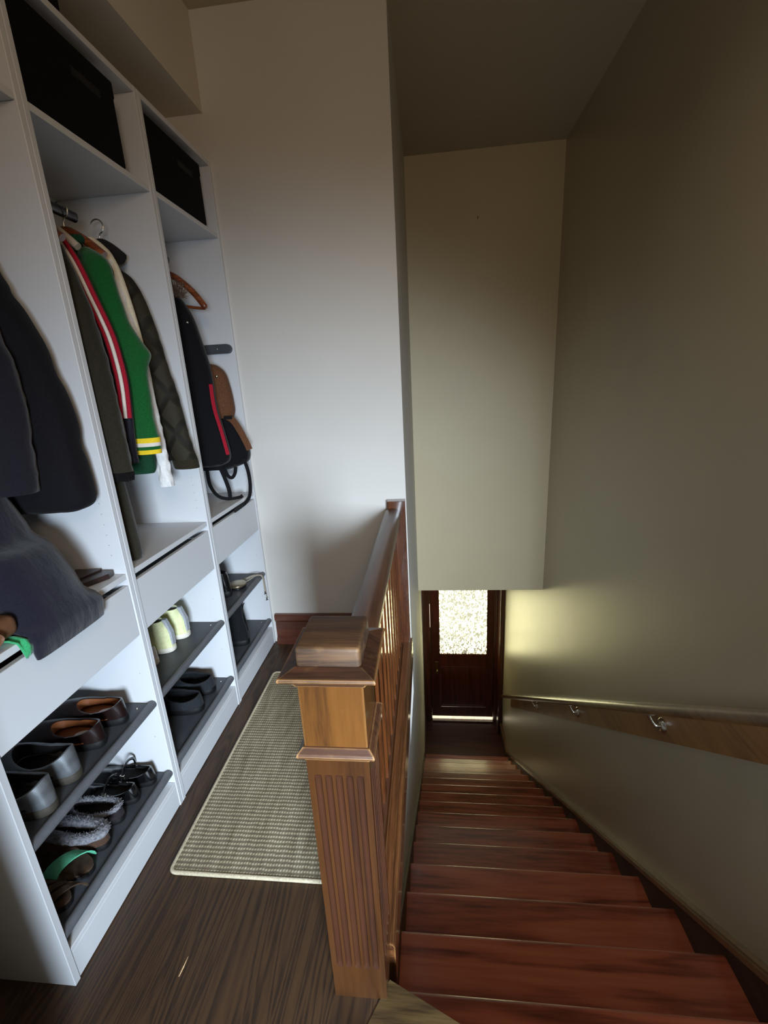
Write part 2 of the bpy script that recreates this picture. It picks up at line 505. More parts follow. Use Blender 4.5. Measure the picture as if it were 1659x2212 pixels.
# ------------------------------------------------------------------ staircase
st = thing('staircase', 'long straight flight of red-brown varnished wooden stairs going down to the door', 'stairs', (1.3, NY0, NZ0))
SX0, SX1 = .74, XR - .018
def tread(k):
    y1, z = nos(k)
    y0 = nos(k - 1)[0] - .03 if k > 0 else -.41
    bm = B()
    r = .016
    prof = [(y0, z - 2 * r), (y0, z)] + [(y1 - r + r * sin(a), z - r + r * cos(a)) for a in [i * pi / 8 for i in range(9)]]
    prism_x(bm, prof, SX0, SX1)
    return bm
for k in range(16):
    if k == 0:
        bm = B(); y1, z = nos(0); r = .016
        # wedge-shaped top tread under the slanting landing edge
        rings = []
        for x in (SX0, XL, SX1):
            yb = .03 if x <= XL else -.42
            rings.append([(x, yb, z - 2 * r), (x, yb, z)] + [(x, y1 - r + r * sin(a), z - r + r * cos(a)) for a in [i * pi / 8 for i in range(9)]])
        loft(bm, rings)
        obj('tread', bm, M['stair'], st, smooth=True)
    else:
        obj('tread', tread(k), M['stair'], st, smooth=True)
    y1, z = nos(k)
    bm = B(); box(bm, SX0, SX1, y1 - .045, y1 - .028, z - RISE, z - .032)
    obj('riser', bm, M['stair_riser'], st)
# riser under the slanting landing edge
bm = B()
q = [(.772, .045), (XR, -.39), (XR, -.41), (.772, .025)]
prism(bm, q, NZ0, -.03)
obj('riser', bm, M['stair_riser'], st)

b = B(); box(b, .74, XR, nos(15)[0] - .045, YD + .3, ZL - .05, ZL)
struct('floor_landing', b, M['stair_riser'], 'small dark landing in front of the door', 'floor')

# ------------------------------------------------------------------ door at the bottom
d1 = bpy.data.objects.new('door_1', None); link(d1); d1.location = (1.32, YD, ZL)
tag(d1, 'dark wooden door with a bright pebbled glass pane at the foot of the stairs', 'door', kind='structure')
DX0, DX1, DT = .871, 1.771, -1.27
GX0, GX1, GZ0, GZ1 = 1.004, 1.668, -2.42, -1.405
bm = B()
yf, yb = YD, YD + .045
zb = -3.505
for (x0, x1, z0, z1) in ((DX0, GX0, zb, DT), (GX1, DX1, zb, DT), (GX0, GX1, GZ1, DT), (GX0, GX1, -2.63, GZ0), (GX0, GX1, zb, -3.33)):
    box(bm, x0, x1, yf, yb, z0, z1, .003, 1)
box(bm, GX0, GX1, yf + .015, yb - .012, -3.33, -2.63)
for (x0, x1, z0, z1) in ((GX0, GX1, -2.65, -2.63), (GX0, GX1, -3.33, -3.31), (GX0, GX0 + .02, -3.31, -2.65), (GX1 - .02, GX1, -3.31, -2.65)):
    box(bm, x0, x1, yf + .003, yf + .02, z0, z1, .005, 2)
slab = obj('door_leaf', bm, M['door'], d1)
bm = B(); box(bm, GX0 - .002, GX1 + .002, yf + .018, yf + .024, GZ0 - .002, GZ1 + .002)
pane = obj('glass_pane', bm, M['glass'], d1)
# give the pane its own origin so the pattern is centred on it
c = Vector((1.336, YD + .02, -1.9)) - d1.location
pane.data.transform(Matrix.Translation(-c)); pane.location = c
bm = B(); box(bm, .925, .975, yf - .004, yf + .002, -2.76, -2.55, .002, 1)
plate = obj('lock_plate', bm, M['brass'], d1)
bm = B()
bmesh.ops.create_uvsphere(bm, u_segments=20, v_segments=12, radius=.027, matrix=Matrix.Translation((.955, yf - .05, -2.675)))
tube(bm, [(.955, yf, -2.675), (.955, yf - .035, -2.675)], .011)
obj('door_knob', bm, M['brass'], d1, smooth=True)
bm = B()
box(bm, .765, DX0 - .004, YD - .03, YD + .06, ZL, -1.25, .006); box(bm, DX1 + .004, XR - .0, YD - .03, YD + .06, ZL, -1.25, .006)
box(bm, .765, XR, YD - .035, YD + .06, -1.25, -1.08, .006)
box(bm, .80, DX0 - .02, YD - .045, YD - .03, ZL, -1.25, .008)
box(bm, DX1 + .02, XR - .035, YD - .045, YD - .03, ZL, -1.25, .008)
obj('door_frame', bm, M['door'], d1)
bm = B(); box(bm, XR - .055, XR, YD - .27, YD - .03, ZL, -1.08, .006)
obj('side_casing', bm, M['door'], d1)
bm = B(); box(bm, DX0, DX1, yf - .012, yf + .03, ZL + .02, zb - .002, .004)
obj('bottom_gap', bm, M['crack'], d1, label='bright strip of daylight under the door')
bm = B(); box(bm, DX0, DX1, yf - .06, yf + .06, ZL, ZL + .018, .004)
obj('threshold', bm, M['door'], d1)
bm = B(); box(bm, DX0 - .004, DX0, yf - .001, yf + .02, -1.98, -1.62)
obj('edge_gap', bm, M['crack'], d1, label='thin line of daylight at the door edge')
b = B()
box(b, .6, .765, YD, YD + .1, ZL - .1, ZS); box(b, .765, XR, YD, YD + .1, -1.08, ZS)
box(b, .6, XR + .1, YD + .08, YD + .12, ZL - .1, ZS)
struct('wall_door', b, M['wall'], 'wall around the door at the foot of the stairs', 'wall')

# ------------------------------------------------------------------ balustrade
ba = thing('balustrade', 'brown wooden stair balustrade with a fluted newel post, handrail and close-set balusters', 'balustrade', (.72, .8, 0))
CXN, CYN, HN = .7195, .0905, .0625
def sq(h, z, cx=CXN, cy=CYN): return [(cx - h, cy - h, z), (cx + h, cy - h, z), (cx + h, cy + h, z), (cx - h, cy + h, z)]
bm = B()
def flute_ring(z, depth):
    pts = []
    for s in range(4):
        a = s * pi / 2
        side = []
        side.append((-HN, -HN))
        for f in range(5):
            u = (f - 2) * .0212
            for t in range(7):
                th = pi * t / 6
                side.append((u - .0074 * cos(th), -HN + depth * sin(th)))
        for (x, y) in side:
            pts.append((CXN + x * cos(a) - y * sin(a), CYN + x * sin(a) + y * cos(a), z))
    return pts
rings = [flute_ring(0, 0), flute_ring(.105, 0)]
rings += [flute_ring(.105 + .008 * i, .0068 * math.sqrt(1 - (1 - i / 3) ** 2)) for i in range(1, 4)]
rings += [flute_ring(.672 - .008 * i, .0068 * math.sqrt(1 - (1 - i / 3) ** 2)) for i in range(3, 0, -1)]
rings += [flute_ring(.672, 0), flute_ring(.72, 0)]
vr = loft(bm, rings)
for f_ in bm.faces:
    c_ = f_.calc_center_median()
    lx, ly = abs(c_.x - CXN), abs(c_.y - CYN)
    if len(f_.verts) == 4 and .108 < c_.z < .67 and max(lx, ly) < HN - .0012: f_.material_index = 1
post = obj('newel_post', bm, [M['newel'], M['flute']], ba)
bm = B(); box(bm, CXN - HN, CXN + HN, CYN - HN, CYN + HN, .72, .9, .0025)
obj('newel_block', bm, M['newel_block'], post)
bm = B()
loft(bm, [sq(HN - .002, .708), sq(HN + .001, .709), sq(HN + .004, .718), sq(HN + .012, .722), sq(HN + .014, .727), sq(HN + .012, .732), sq(HN + .003, .741), sq(HN - .002, .742)])
obj('neck_moulding', bm, M['moulding'], post)
bm = B()
loft(bm, [sq(HN - .002, .878), sq(HN + .003, .88), sq(HN + .006, .886), sq(HN + .012, .893), sq(HN + .021, .899), sq(HN + .026, .903), sq(HN + .0275, .907), sq(HN + .026, .911), sq(HN + .0, .920), sq(HN - .006, .921)])
obj('cap_moulding', bm, M['moulding'], post)
bm = B(); box(bm, CXN - HN + .002, CXN + HN - .002, CYN - HN + .002, CYN + HN - .002, .905, .958, .007, 3)
obj('cap_block', bm, M['newel_cap'], post, smooth=True)
# half newel on the end wall
bm = B(); box(bm, .695, .787, YE - .05, YE, 0, .836, .002)
obj('half_newel', bm, M['baluster'], ba)
# rail
bm = B()
cx = .722
prof = [(-.031, .726), (-.036, .732), (-.036, .750), (-.030, .754), (-.030, .760), (-.040, .764), (-.042, .776), (-.036, .788), (-.022, .797), (0, .801),
        (.022, .797), (.036, .788), (.042, .776), (.040, .764), (.030, .760), (.030, .754), (.036, .750), (.036, .732), (.031, .726)]
prism_y(bm, [(cx + x, z) for x, z in prof], CYN + HN - .002, YE - .049)
obj('handrail', bm, M['rail'], ba, smooth=True)
bm = B()
prism_y(bm, [(.742, 0.001), (.742, .024), (.750, .032), (.776, .032), (.790, .026), (.795, .018), (.795, -.11), (.788, -.12), (.773, -.12), (.773, 0.001)], CYN + .03, YE + .012)
obj('floor_edge_board', bm, M['fascia'], ba)
bm = B(); prism_y(bm, [(.692, .0005), (.692, .03), (.70, .036), (.738, .036), (.742, .03), (.742, .0005)], CYN + HN - .002, YE - .05)
obj('bottom_rail', bm, M['rail'], ba)
nb = 13
for i in range(nb):
    y = CYN + HN + .062 + i * (YE - .05 - CYN - HN - .1) / (nb - 1)
    bm = B(); box(bm, .703, .739, y - .018, y + .018, .035, .73, .0015, 1)
    obj('baluster', bm, M['baluster'], ba)

# ------------------------------------------------------------------ wall handrail
hr = thing('wall_handrail', 'long sloping oak handrail on metal brackets over a backing board on the right wall', 'handrail', (1.82, 2.2, -1.0))
def rz(y): return .487 - .789 * (y - .43)
bm = B()
rp = []
yA, yB_ = -.55, 4.24
ring_p = [(-.024, -.022), (-.028, -.008), (-.027, .008), (-.02, .02), (0, .027), (.02, .02), (.027, .008), (.028, -.008), (.024, -.022)]
loft(bm, [[(1.79 + x, y, rz(y) + z * 1.15) for x, z in ring_p] for y in (yA, yB_)])
obj('rail', bm, M['hrail'], hr, smooth=True)
def bz(y): return .30 - .787 * (y - .465)
bm = B()
prism_x(bm, [(yA, bz(yA)), (4.05, bz(4.05)), (4.05, bz(4.05) + .155), (yA, bz(yA) + .155)], XR - .02, XR)
obj('backing_board', bm, M['board'], hr)
for y in (-.15, .95, 1.873, 2.846):
    zb_ = bz(y) + .075
    bm = B()
    bmesh.ops.create_cone(bm, cap_ends=True, segments=18, radius1=.034, radius2=.026, depth=.008,
                          matrix=Matrix.Translation((XR - .024, y, zb_)) @ Matrix.Rotation(pi / 2, 4, 'Y').inverted())
    top = rz(y + .02) - .03
    tube(bm, smooth_path([(XR - .02, y, zb_), (XR - .045, y + .01, zb_ - .004), (1.795, y + .02, zb_ + .03), (1.79, y + .02, top + .006)]), .009)
    tube(bm, [(1.79, y - .015, rz(y - .015) - .026), (1.79, y + .06, rz(y + .06) - .026)], .011, flat=.4)
    obj('bracket', bm, M['chrome'], hr, smooth=True)

# ------------------------------------------------------------------ rug, splinter, nail
rg = thing('rug', 'beige woven runner rug on the landing between cabinets and balustrade', 'rug', (.35, .75, 0))
bm = B(); box(bm, .095, .610, .275, 1.24, .0006, .011, .003)
obj('woven_field', bm, M['rug'], rg)
bm = B()
pts = []
x0, x1, y0, y1, r = .092, .613, .272, 1.243, .018
for cx_, cy_, a0 in ((x1 - r, y0 + r, -pi / 2), (x1 - r, y1 - r, 0), (x0 + r, y1 - r, pi / 2), (x0 + r, y0 + r, pi)):
    for i in range(6):
        a = a0 + i / 5 * pi / 2
        pts.append((cx_ + r * cos(a), cy_ + r * sin(a), .0075))
pts.append(pts[0])
tube(bm, pts, .0065, 8, caps=False)
obj('bound_edge', bm, M['rug_edge'], rg, smooth=True)
bm = B()
loft(bm, [[(.2505, .036, .0004), (.2535, .036, .0004), (.253, .036, .0016)], [(.2515, .055, .0004), (.2555, .055, .0004), (.2535, .055, .002)], [(.2545, .077, .0004), (.2553, .077, .0004), (.2549, .077, .0009)]])
o = obj('wood_splinter', bm, plain('pale_splinter', '#c9a77c', .7)); tag(o, 'pale wood splinter lying on the dark landing floor', 'splinter')
bm = B(); tube(bm, [(1.29, YS + .002, 2.487), (1.29, YS - .004, 2.487), (1.289, YS - .005, 2.47)], .0022, 6)
o = obj('nail', bm, M['steel']); tag(o, 'small bent nail in the boxed-in wall above the stairs', 'nail')

# ------------------------------------------------------------------ cabinets
T = .018
DEP = .345
def cabinet(i, label):
    y0, y1 = i * W, (i + 1) * W
    u = thing('wardrobe_cabinet', label, 'cabinet', (-DEP / 2, (y0 + y1) / 2, 0), 'row of open white cabinets')
    for (a, c_, inner) in ((y0, y0 + T, y0 + T + .0003), (y1 - T, y1, y1 - T - .0003)):
        bm = B(); box(bm, -DEP + .002, 0, a + .0006, c_ - .0006, 0, H, .0012, 1)
        # rows of peg holes near the front and back edge, on the inner face
        for x in (-.035, -.30):
            for z in [.3, .55] + [.96 + .032 * j for j in range(8)]:
                ring = [bm.verts.new((x + .002 * cos(t * pi / 4), inner, z + .002 * sin(t * pi / 4))) for t in range(8)]
                f = bm.faces.new(ring); f.material_index = 1
        obj('side_panel', bm, [M['laminate'], M['hole']], u)
    ya, yb_ = y0 + T, y1 - T
    bm = B(); box(bm, -DEP + .005, -.001, ya, yb_, H - T, H, .001, 1); obj('top_panel', bm, M['laminate'], u)
    bm = B(); box(bm, -DEP, -DEP + .005, y0 + .002, y1 - .002, .0, H); obj('back_panel', bm, M['laminate'], u)
    bm = B(); box(bm, -.016, -.002, ya, yb_, .003, .088, .001, 1); box(bm, -DEP + .005, -.002, ya, yb_, .088, .104, .0015, 1)
    obj('plinth', bm, M['laminate'], u)
    for z in (2.07, .882):
        bm = B(); box(bm, -DEP + .005, -.004, ya + .0005, yb_ - .0005, z, z + T, .0012, 1); obj('shelf', bm, M['laminate'], u)
    # drawer: front with box behind
    bm = B(); box(bm, -.020, -.003, ya + .002, yb_ - .002, .692, .862, .0015, 1)
    dr = obj('drawer', bm, M['laminate'], u)
    bm = B()
    box(bm, -.31, -.02, ya + .010, ya + .022, .70, .835); box(bm, -.31, -.02, yb_ - .022, yb_ - .010, .70, .835)
    box(bm, -.322, -.31, ya + .01, yb_ - .01, .70, .835); box(bm, -.31, -.02, ya + .01, yb_ - .01, .698, .71)
    obj('drawer_box', bm, M['laminate'], dr)
    # hanging rail
    bm = B(); tube(bm, [(-.17, ya, 1.955), (-.17, y0 + .325, 1.955)], .0125, 16, flat=1.2)
    hrl = obj('hanging_rail', bm, M['steel'], u, smooth=True)

    # pull-out shoe trays
    for z in (.434, .147):
        bm = B()
        box(bm, -DEP + .01, -.02, ya + .003, yb_ - .003, z - .008, z + .004, .001, 1)
        tr = obj('shoe_tray', bm, M['tray'], u)
        bm = B(); tube(bm, [(-.014, ya + .002, z), (-.014, yb_ - .002, z)], .0135, 18)
        obj('front_tube', bm, M['tray_tube'], tr, smooth=True)
        for yy in (ya + .03, yb_ - .03):
            bm = B()
            bmesh.ops.create_uvsphere(bm, u_segments=10, v_segments=6, radius=.0035, matrix=Matrix.Translation((-.05, yy, z + .004)))
            obj('tray_screw', bm, M['chrome'], tr, smooth=True)
    return u
u1 = cabinet(0, 'open white cabinet nearest the viewer, holding the black puffer coat')
u2 = cabinet(1, 'middle open white cabinet, holding the green varsity jacket')
u3 = cabinet(2, 'open white cabinet farthest back against the grey end wall')
# dark rounded hanger bar on the right side of the far cabinet
bm = B()
yy = 3 * W - T
pr = []
hz, rr = 1.604, .021
for k in range(9):
    a = -pi / 2 + pi * k / 8
    pr.append((-.03 + rr * cos(a), hz + rr * sin(a)))
for k in range(9):
    a = pi / 2 + pi * k / 8
    pr.append((-.22 + rr * cos(a), hz + rr * sin(a)))
prism_y(bm, pr, yy - .022, yy - .0005)
hb = obj('hanger_bar', bm, M['tray'], u3)
bm = B(); bmesh.ops.create_uvsphere(bm, u_segments=10, v_segments=6, radius=.004, matrix=Matrix.Translation((-.075, yy - .022, hz)))
obj('bar_screw', bm, M['chrome'], hb, smooth=True)

def fabric_box(y0, y1, label, z0=2.0885, z1=2.312, x1=-.002):
    t = thing('storage_box', label, 'box', (-.165, (y0 + y1) / 2, z0))
    bm = B(); box(bm, -.33, x1, y0, y1, z0, z1 - .02, .006, 2); obj('box_body', bm, M['box'], t, smooth=True)
    bm = B(); box(bm, -.333, x1 + .001, y0 - .003, y1 + .003, z1 - .045, z1, .005, 2); obj('box_lid', bm, M['box'], t, smooth=True)
    bm = B(); box(bm, x1 - .004, x1 + .002, (y0 + y1) / 2 + .0, (y0 + y1) / 2 + .11, z1 - .078, z1 - .056, .004, 2)
    obj('handle_slot', bm, M['slot'], t)
    return t
fabric_box(W + .022, .895, 'black fabric storage box on the top shelf of the middle cabinet')
fabric_box(2 * W + .022, 1.425, 'black fabric storage box on the top shelf of the far cabinet')
fabric_box(.30, .722, 'black box standing on top of the cabinets under the bulkhead', 2.3645, 2.52, .0)

# ------------------------------------------------------------------ garments
def garment_ring(x0, x1, yc, t, z, seed=0.0, fold=.0, n=40, e=2.6):
    cx_, a, bb = (x0 + x1) / 2, (x1 - x0) / 2, t / 2
    out = []
    for k in range(n):
        th = 2 * pi * k / n
        c_, s_ = cos(th), sin(th)
        x = a * math.copysign(abs(c_) ** (2 / e), c_)
        y = bb * math.copysign(abs(s_) ** (2 / e), s_)
        fo = fold * (mnoise.noise(Vector((x * 22 + seed, y * 4, z * 2.2 + seed * 3))) + .5 * mnoise.noise(Vector((x * 50 + seed * 2, y * 5, z * 5))))
        m_ = math.sqrt((x / max(a, 1e-4)) ** 2 + (y / max(bb, 1e-4)) ** 2) or 1
        out.append((cx_ + x, yc + y + fo * (1 if s_ >= 0 else -1) * min(1, abs(s_) * 1.5), z))
    return out

def garment(bm, rows, m=48, seed=0.0, fold=.012, puff=None, e=2.6, mi=0):
    """rows from top to hem: (z, x0, x1, yc, thickness)"""
    R = interp_rows(rows, m)
    rings = []
    for (z, x0, x1, yc, t) in R:
        if puff:
            ph = (z % puff) / puff
            k = max(0, 1 - (2 * ph - 1) ** 4)
            t = t * (.80 + .24 * k); x1 = x1 - .007 * (1 - k); x0 = x0 + .007 * (1 - k)
        rings.append(garment_ring(x0, x1, yc, t, z, seed, fold, e=e))
    loft(bm, rings, mi=mi)
    return bm

def sleeve(bm, pts, m=6, n=20, ysq=.75, mi=0, seed=0.0, wr=.004):
    """pts: (x, y, z, radius_x) down the sleeve"""
    P = interp_rows(pts, m * (len(pts) - 1))
    rings = []
    for (x, y, z, r) in P:
        ring = []
        for k in range(n):
            a = 2 * pi * k / n
            w_ = 1 + wr / r * mnoise.noise(Vector((cos(a) * 2 + seed, sin(a) * 2, z * 30 + seed)))
            ring.append((x + r * cos(a) * w_, y + r * ysq * sin(a) * w_, z))
        rings.append(ring)
    loft(bm, rings, mi=mi)
    return bm

def hanger(y, label, mat, spread=.20, z=1.955, drop=.075, group='clothes hangers on the rails', x0=-.17, thick=.012):
    t = thing('clothes_hanger', label, 'hanger', (x0, y, z), group)
    bm = B()
    pts = [(x0 + spread * s, y, z - .052 - drop * abs(s) ** 1.4) for s in (-.82, -.6, -.3, 0, .3, .6, 1.0)]
    tube(bm, smooth_path(pts, 4), [thick * .9] * (6 * 4 + 1), 10)
    obj('hanger_arms', bm, mat, t, smooth=True)
    bm = B()
    hk = [(x0, y, z - .05), (x0, y, z - .03)] + [(x0 + .022 * cos(a) - .0, y, z + .004 + .022 * sin(a)) for a in [(-pi / 2 + .25) + i * (1.35 * pi) / 10 for i in range(11)]]
    tube(bm, hk, .0022, 8)
    obj('hook', bm, M['chrome'], t, smooth=True)
    return t

M['khaki'] = fabric('khaki_cotton', '#211e15', '#2b271c', 220, .9, .3, .2, .25)
M['navy'] = fabric('navy_nylon', '#14121c', '#1d1a26', 220, .6, .2, .1, .5)
M['red'] = fabric('red_knit', '#8e1426', '#a81e31', 300)
M['white_knit'] = fabric('white_knit', '#cfc6ba', '#ded6cb', 300)
M['green'] = fabric('green_wool', '#0d4a1e', '#135a28', 260, .95, .3, .3, .15)
M['dark_green'] = fabric('dark_green_lining', '#123522', '#1a432c', 260)
M['yellow'] = fabric('yellow_knit', '#d9b71c', '#e8c832', 300)
M['cream'] = fabric('cream_leather', '#cbc0a6', '#d9cfb8', 120, .6, .1)
M['white_cloth'] = fabric('white_cotton', '#d8d8d8', '#e8e8e6', 180, .9, .25, .2, .5)
M['olive_quilt'] = quilt('olive_quilting', '#17140d', '#292518')
M['olive'] = fabric('olive_trim', '#231f15', '#2e291c', 240)
M['puffer'] = fabric('black_puffer_nylon', '#0e0d11', '#131217', 240, .9, .15, .03, .12)
M['puffer_sleeve'] = fabric('navy_black_sleeve', '#15131b', '#1b1922', 240, .9, .2, .2, .3)
M['navy_wool'] = fabric('navy_wool', '#16151f', '#1d1b28', 260, .95, .3, .3, .3)
M['parka'] = fabric('black_parka', '#07070a', '#0d0c11', 240, .85, .2, .1, .4)
M['fur'] = fabric('brown_fur_trim', '#4a3a30', '#7a6658', 140, 1, .6)
M['hanger_wood'] = wood('hanger_wood', '#4e2410', '#7a3d1c', '#92532c', 'x', .35, .6, .15, 1.5)
M['hanger_black'] = plain('black_velvet_hanger', '#120d0e', .95)
M['brown_canvas'] = fabric('brown_canvas', '#4e3220', '#6a4630', 240)
M['strap'] = fabric('black_webbing', '#0c0c0e', '#17171a', 400)
M['leather_tan'] = plain('tan_leather', '#68452c', .6)
M['leather_brown'] = plain('dark_brown_leather', '#2a1a16', .4, coat=.2)
M['burgundy'] = fabric('burgundy_cloth', '#3a141c', '#5a2430', 60)
M['green_cloth'] = fabric('bright_green_cloth', '#2b8a55', '#3ba46a', 260, .9, .3, .3)

# puffer coat (near cabinet)
t = thing('puffer_coat', 'long black quilted puffer coat hanging in the near cabinet', 'coat', (-.17, .41, 1.1))
bm = B()
rows = [(1.91, -.21, -.17, .42, .05), (1.88, -.24, -.155, .42, .08), (1.81, -.30, -.135, .425, .10), (1.72, -.32, -.108, .425, .10), (1.676, -.32, -.085, .425, .11), (1.60, -.325, -.055, .425, .11), (1.53, -.328, -.03, .425, .11),
        (1.38, -.33, -.0, .425, .115), (1.25, -.33, .002, .425, .115), (1.165, -.33, .006, .425, .11), (1.135, -.33, -.002, .425, .10), (1.122, -.31, -.03, .425, .07)]
rows = [(z, a, c, y, th) for z, a, c, y, th in rows]
garment(bm, rows, 70, 1.3, .005, .185, 3.2)
cb = obj('coat_body', bm, M['puffer'], t, smooth=True)
bm = B()
sleeve(bm, [(-.20, .385, 1.80, .035), (-.165, .355, 1.72, .045), (-.115, .345, 1.56, .055), (-.10, .34, 1.42, .060), (-.122, .338, 1.22, .060), (-.124, .338, 1.192, .056)], 8, ysq=.7, seed=2.2, wr=.006)
obj('sleeve', bm, M['puffer_sleeve'], t, smooth=True)
hanger(.42, 'dark hanger inside the black puffer coat', M['hanger_black'], .04)

# navy wool coat folded over the shelf (near cabinet)
t = thing('navy_wool_coat', 'navy wool coat hanging beside the puffer coat, hem draped over the shelf edge', 'coat', (-.12, .27, .9))
bm = B()
rows = [(1.20, -.27, -.13, .30, .06), (1.12, -.27, -.115, .29, .14), (1.085, -.27, -.095, .28, .16), (1.062, -.27, -.05, .27, .18), (1.02, -.27, -.022, .265, .2), (.985, -.27, -.004, .262, .21), (.95, -.26, .008, .26, .215),
        (.925, -.22, .02, .26, .22), (.908, -.10, .028, .258, .222), (.893, -.0025, .031, .256, .225), (.865, .0015, .029, .254, .225), (.845, .004, .024, .254, .22)]
garment(bm, rows, 60, 4.4, .010, None, 3.2)
obj('coat_skirt', bm, M['navy_wool'], t, smooth=True)
bm = B()
sleeve(bm, [(-.20, .235, 1.19, .04), (-.18, .19, 1.10, .045), (-.13, .16, 1.0, .045), (-.07, .15, .945, .04)], 8, ysq=.8, seed=6)
obj('sleeve', bm, M['navy_wool'], t, smooth=True)

# things on the near cabinet's shelf
t = thing('leather_wallet', 'flat dark brown leather wallet on the shelf right of the navy coat', 'wallet', (-.08, .47, .9))
bm = B()
prism(bm, [(-.17, .455), (-.155, .490), (-.035, .488), (-.03, .462), (-.06, .40), (-.13, .40)], .9006, .916)
obj('wallet_body', bm, M['leather_brown'], t)
bm = B()
prism(bm, [(-.165, .457), (-.15, .487), (-.07, .486), (-.09, .41)], .9162, .921)
obj('wallet_flap', bm, M['leather_brown'], t)
t = thing('green_cloth', 'bright green cloth hanging over the shelf edge of the near cabinet', 'cloth', (0, .12, .9))
bm = B()
pth = [(-.20, .9035), (-.08, .906), (-.02, .908), (.004, .902), (.010, .888), (.009, .872), (.006, .862)]
rings = []
for j, (x, z) in enumerate(pth):
    hw0, hw1 = .116 + .002 * j, .162 - .001 * j
    ring = []
    for k in range(12):
        f = k / 11
        y = hw0 + (hw1 - hw0) * f
        ring.append((x + .003 * sin(f * 9 + j), y, z + .003 * sin(f * 14 + j * .7)))
    rings.append(ring)
loft(bm, rings, False, False, closed=False)
o = obj('cloth_sheet', bm, M['green_cloth'], t, smooth=True)
md = o.modifiers.new('thick', 'SOLIDIFY'); md.thickness = .004; md.offset = 1
t = thing('tan_bag', 'tan leather bag lying on the shelf behind the green cloth', 'bag', (-.1, .09, .91))
bm = B(); box(bm, -.22, -.012, .03, .155, .913, .962, .018, 4)
obj('bag_body', bm, M['leather_tan'], t, smooth=True)
bm = B(); tube(bm, smooth_path([(-.03, .035, .955), (-.012, .05, .965), (-.006, .08, .955), (-.004, .10, .93), (-.008, .075, .912)]), .006, 8, flat=.5)
obj('bag_strap', bm, M['leather_tan'], t, smooth=True)
t = thing('burgundy_garment', 'crumpled burgundy clothing inside the drawer of the near cabinet', 'clothing', (-.15, .2, .715))
bm = B()
rings = []
for k in range(16):
    y = .05 + k / 15 * .38
    ring = []
    for q in range(14):
        a = 2 * pi * q / 14
        r = .9 + .25 * mnoise.noise(Vector((y * 20, cos(a) * 2, sin(a) * 2)))
        e_ = math.sqrt(max(.05, 1 - ((k - 7.5) / 8) ** 4))
        ring.append((-.16 + .115 * cos(a) * min(r, 1.05) * e_, y, .785 + .07 * sin(a) * min(r, 1.02) * e_))
    rings.append(ring)
loft(bm, rings)
obj('folded_cloth', bm, M['burgundy'], t, smooth=True)

# middle cabinet: five coats
t = thing('khaki_coat', 'dark khaki long coat, nearest of the coats in the middle cabinet', 'coat', (-.17, .61, 1.0))
bm = B()
rows = [(1.93, -.20, -.14, .61, .04), (1.885, -.24, -.12, .61, .05), (1.80, -.285, -.075, .61, .06), (1.70, -.30, -.06, .61, .065), (1.4, -.315, -.05, .61, .07), (1.15, -.325, -.033, .612, .075), (.95, -.33, -.026, .615, .08), (.905, -.33, -.030, .615, .08)]
garment(bm, rows, 48, 7.7, .010)
obj('coat_body', bm, M['khaki'], t, smooth=True)
bm = B()
sleeve(bm, [(-.085, .60, 1.81, .030), (-.062, .592, 1.72, .042), (-.042, .588, 1.62, .045), (-.027, .585, 1.5, .044), (-.018, .582, 1.38, .041), (-.012, .582, 1.26, .037), (-.008, .582, 1.195, .033)], 7, ysq=.8, seed=3.1)
sl = obj('sleeve', bm, M['khaki'], t, smooth=True)
bm = B()
sleeve(bm, [(-.008, .582, 1.197, .030), (-.006, .582, 1.185, .029), (-.006, .582, 1.168, .026)], 3, ysq=.8, seed=9, wr=.009)
obj('cuff_lining', bm, fabric('black_fur_lining', '#070707', '#121010', 200, 1, .5), sl, smooth=True)
hanger(.61, 'wooden hanger holding the khaki coat', M['hanger_wood'], .12)

t = thing('striped_jacket', 'navy jacket with red and white piping, between the khaki coat and green jacket', 'jacket', (-.17, .685, 1.2))
bm = B()
edge = [(1.86, -.105), (1.785, -.068), (1.695, -.040), (1.594, -.010), (1.514, .0), (1.439, .001), (1.347, -.009), (1.264, -.018), (1.205, -.020)]
rows = [(1.92, -.20, -.14, .685, .03)] + [(z, -.335 + max(0, (z - 1.7)) * .7, x, .685, .05) for z, x in edge]
garment(bm, rows, 48, 2.9, .006)
jb = obj('jacket_body', bm, M['navy'], t, smooth=True)
for (off, mat_, nm, wd_) in ((0.0, M['red'], 'red_piping', .0065), (-.0115, M['white_knit'], 'white_piping', .0058), (-.0225, M['red'], 'red_piping', .0055)):
    bm = B()
    P = smooth_path([(x + off + .0035, .685 - .018 - off * .25 * -1, z) for z, x in edge[:-2]], 6)
    tube(bm, P, wd_, 8)
    obj(nm, bm, mat_, jb, smooth=True)
hanger(.69, 'pale wooden hanger holding the striped navy jacket', fabric('pale_hanger', '#a79c8c', '#b8ad9c', 100), .10)

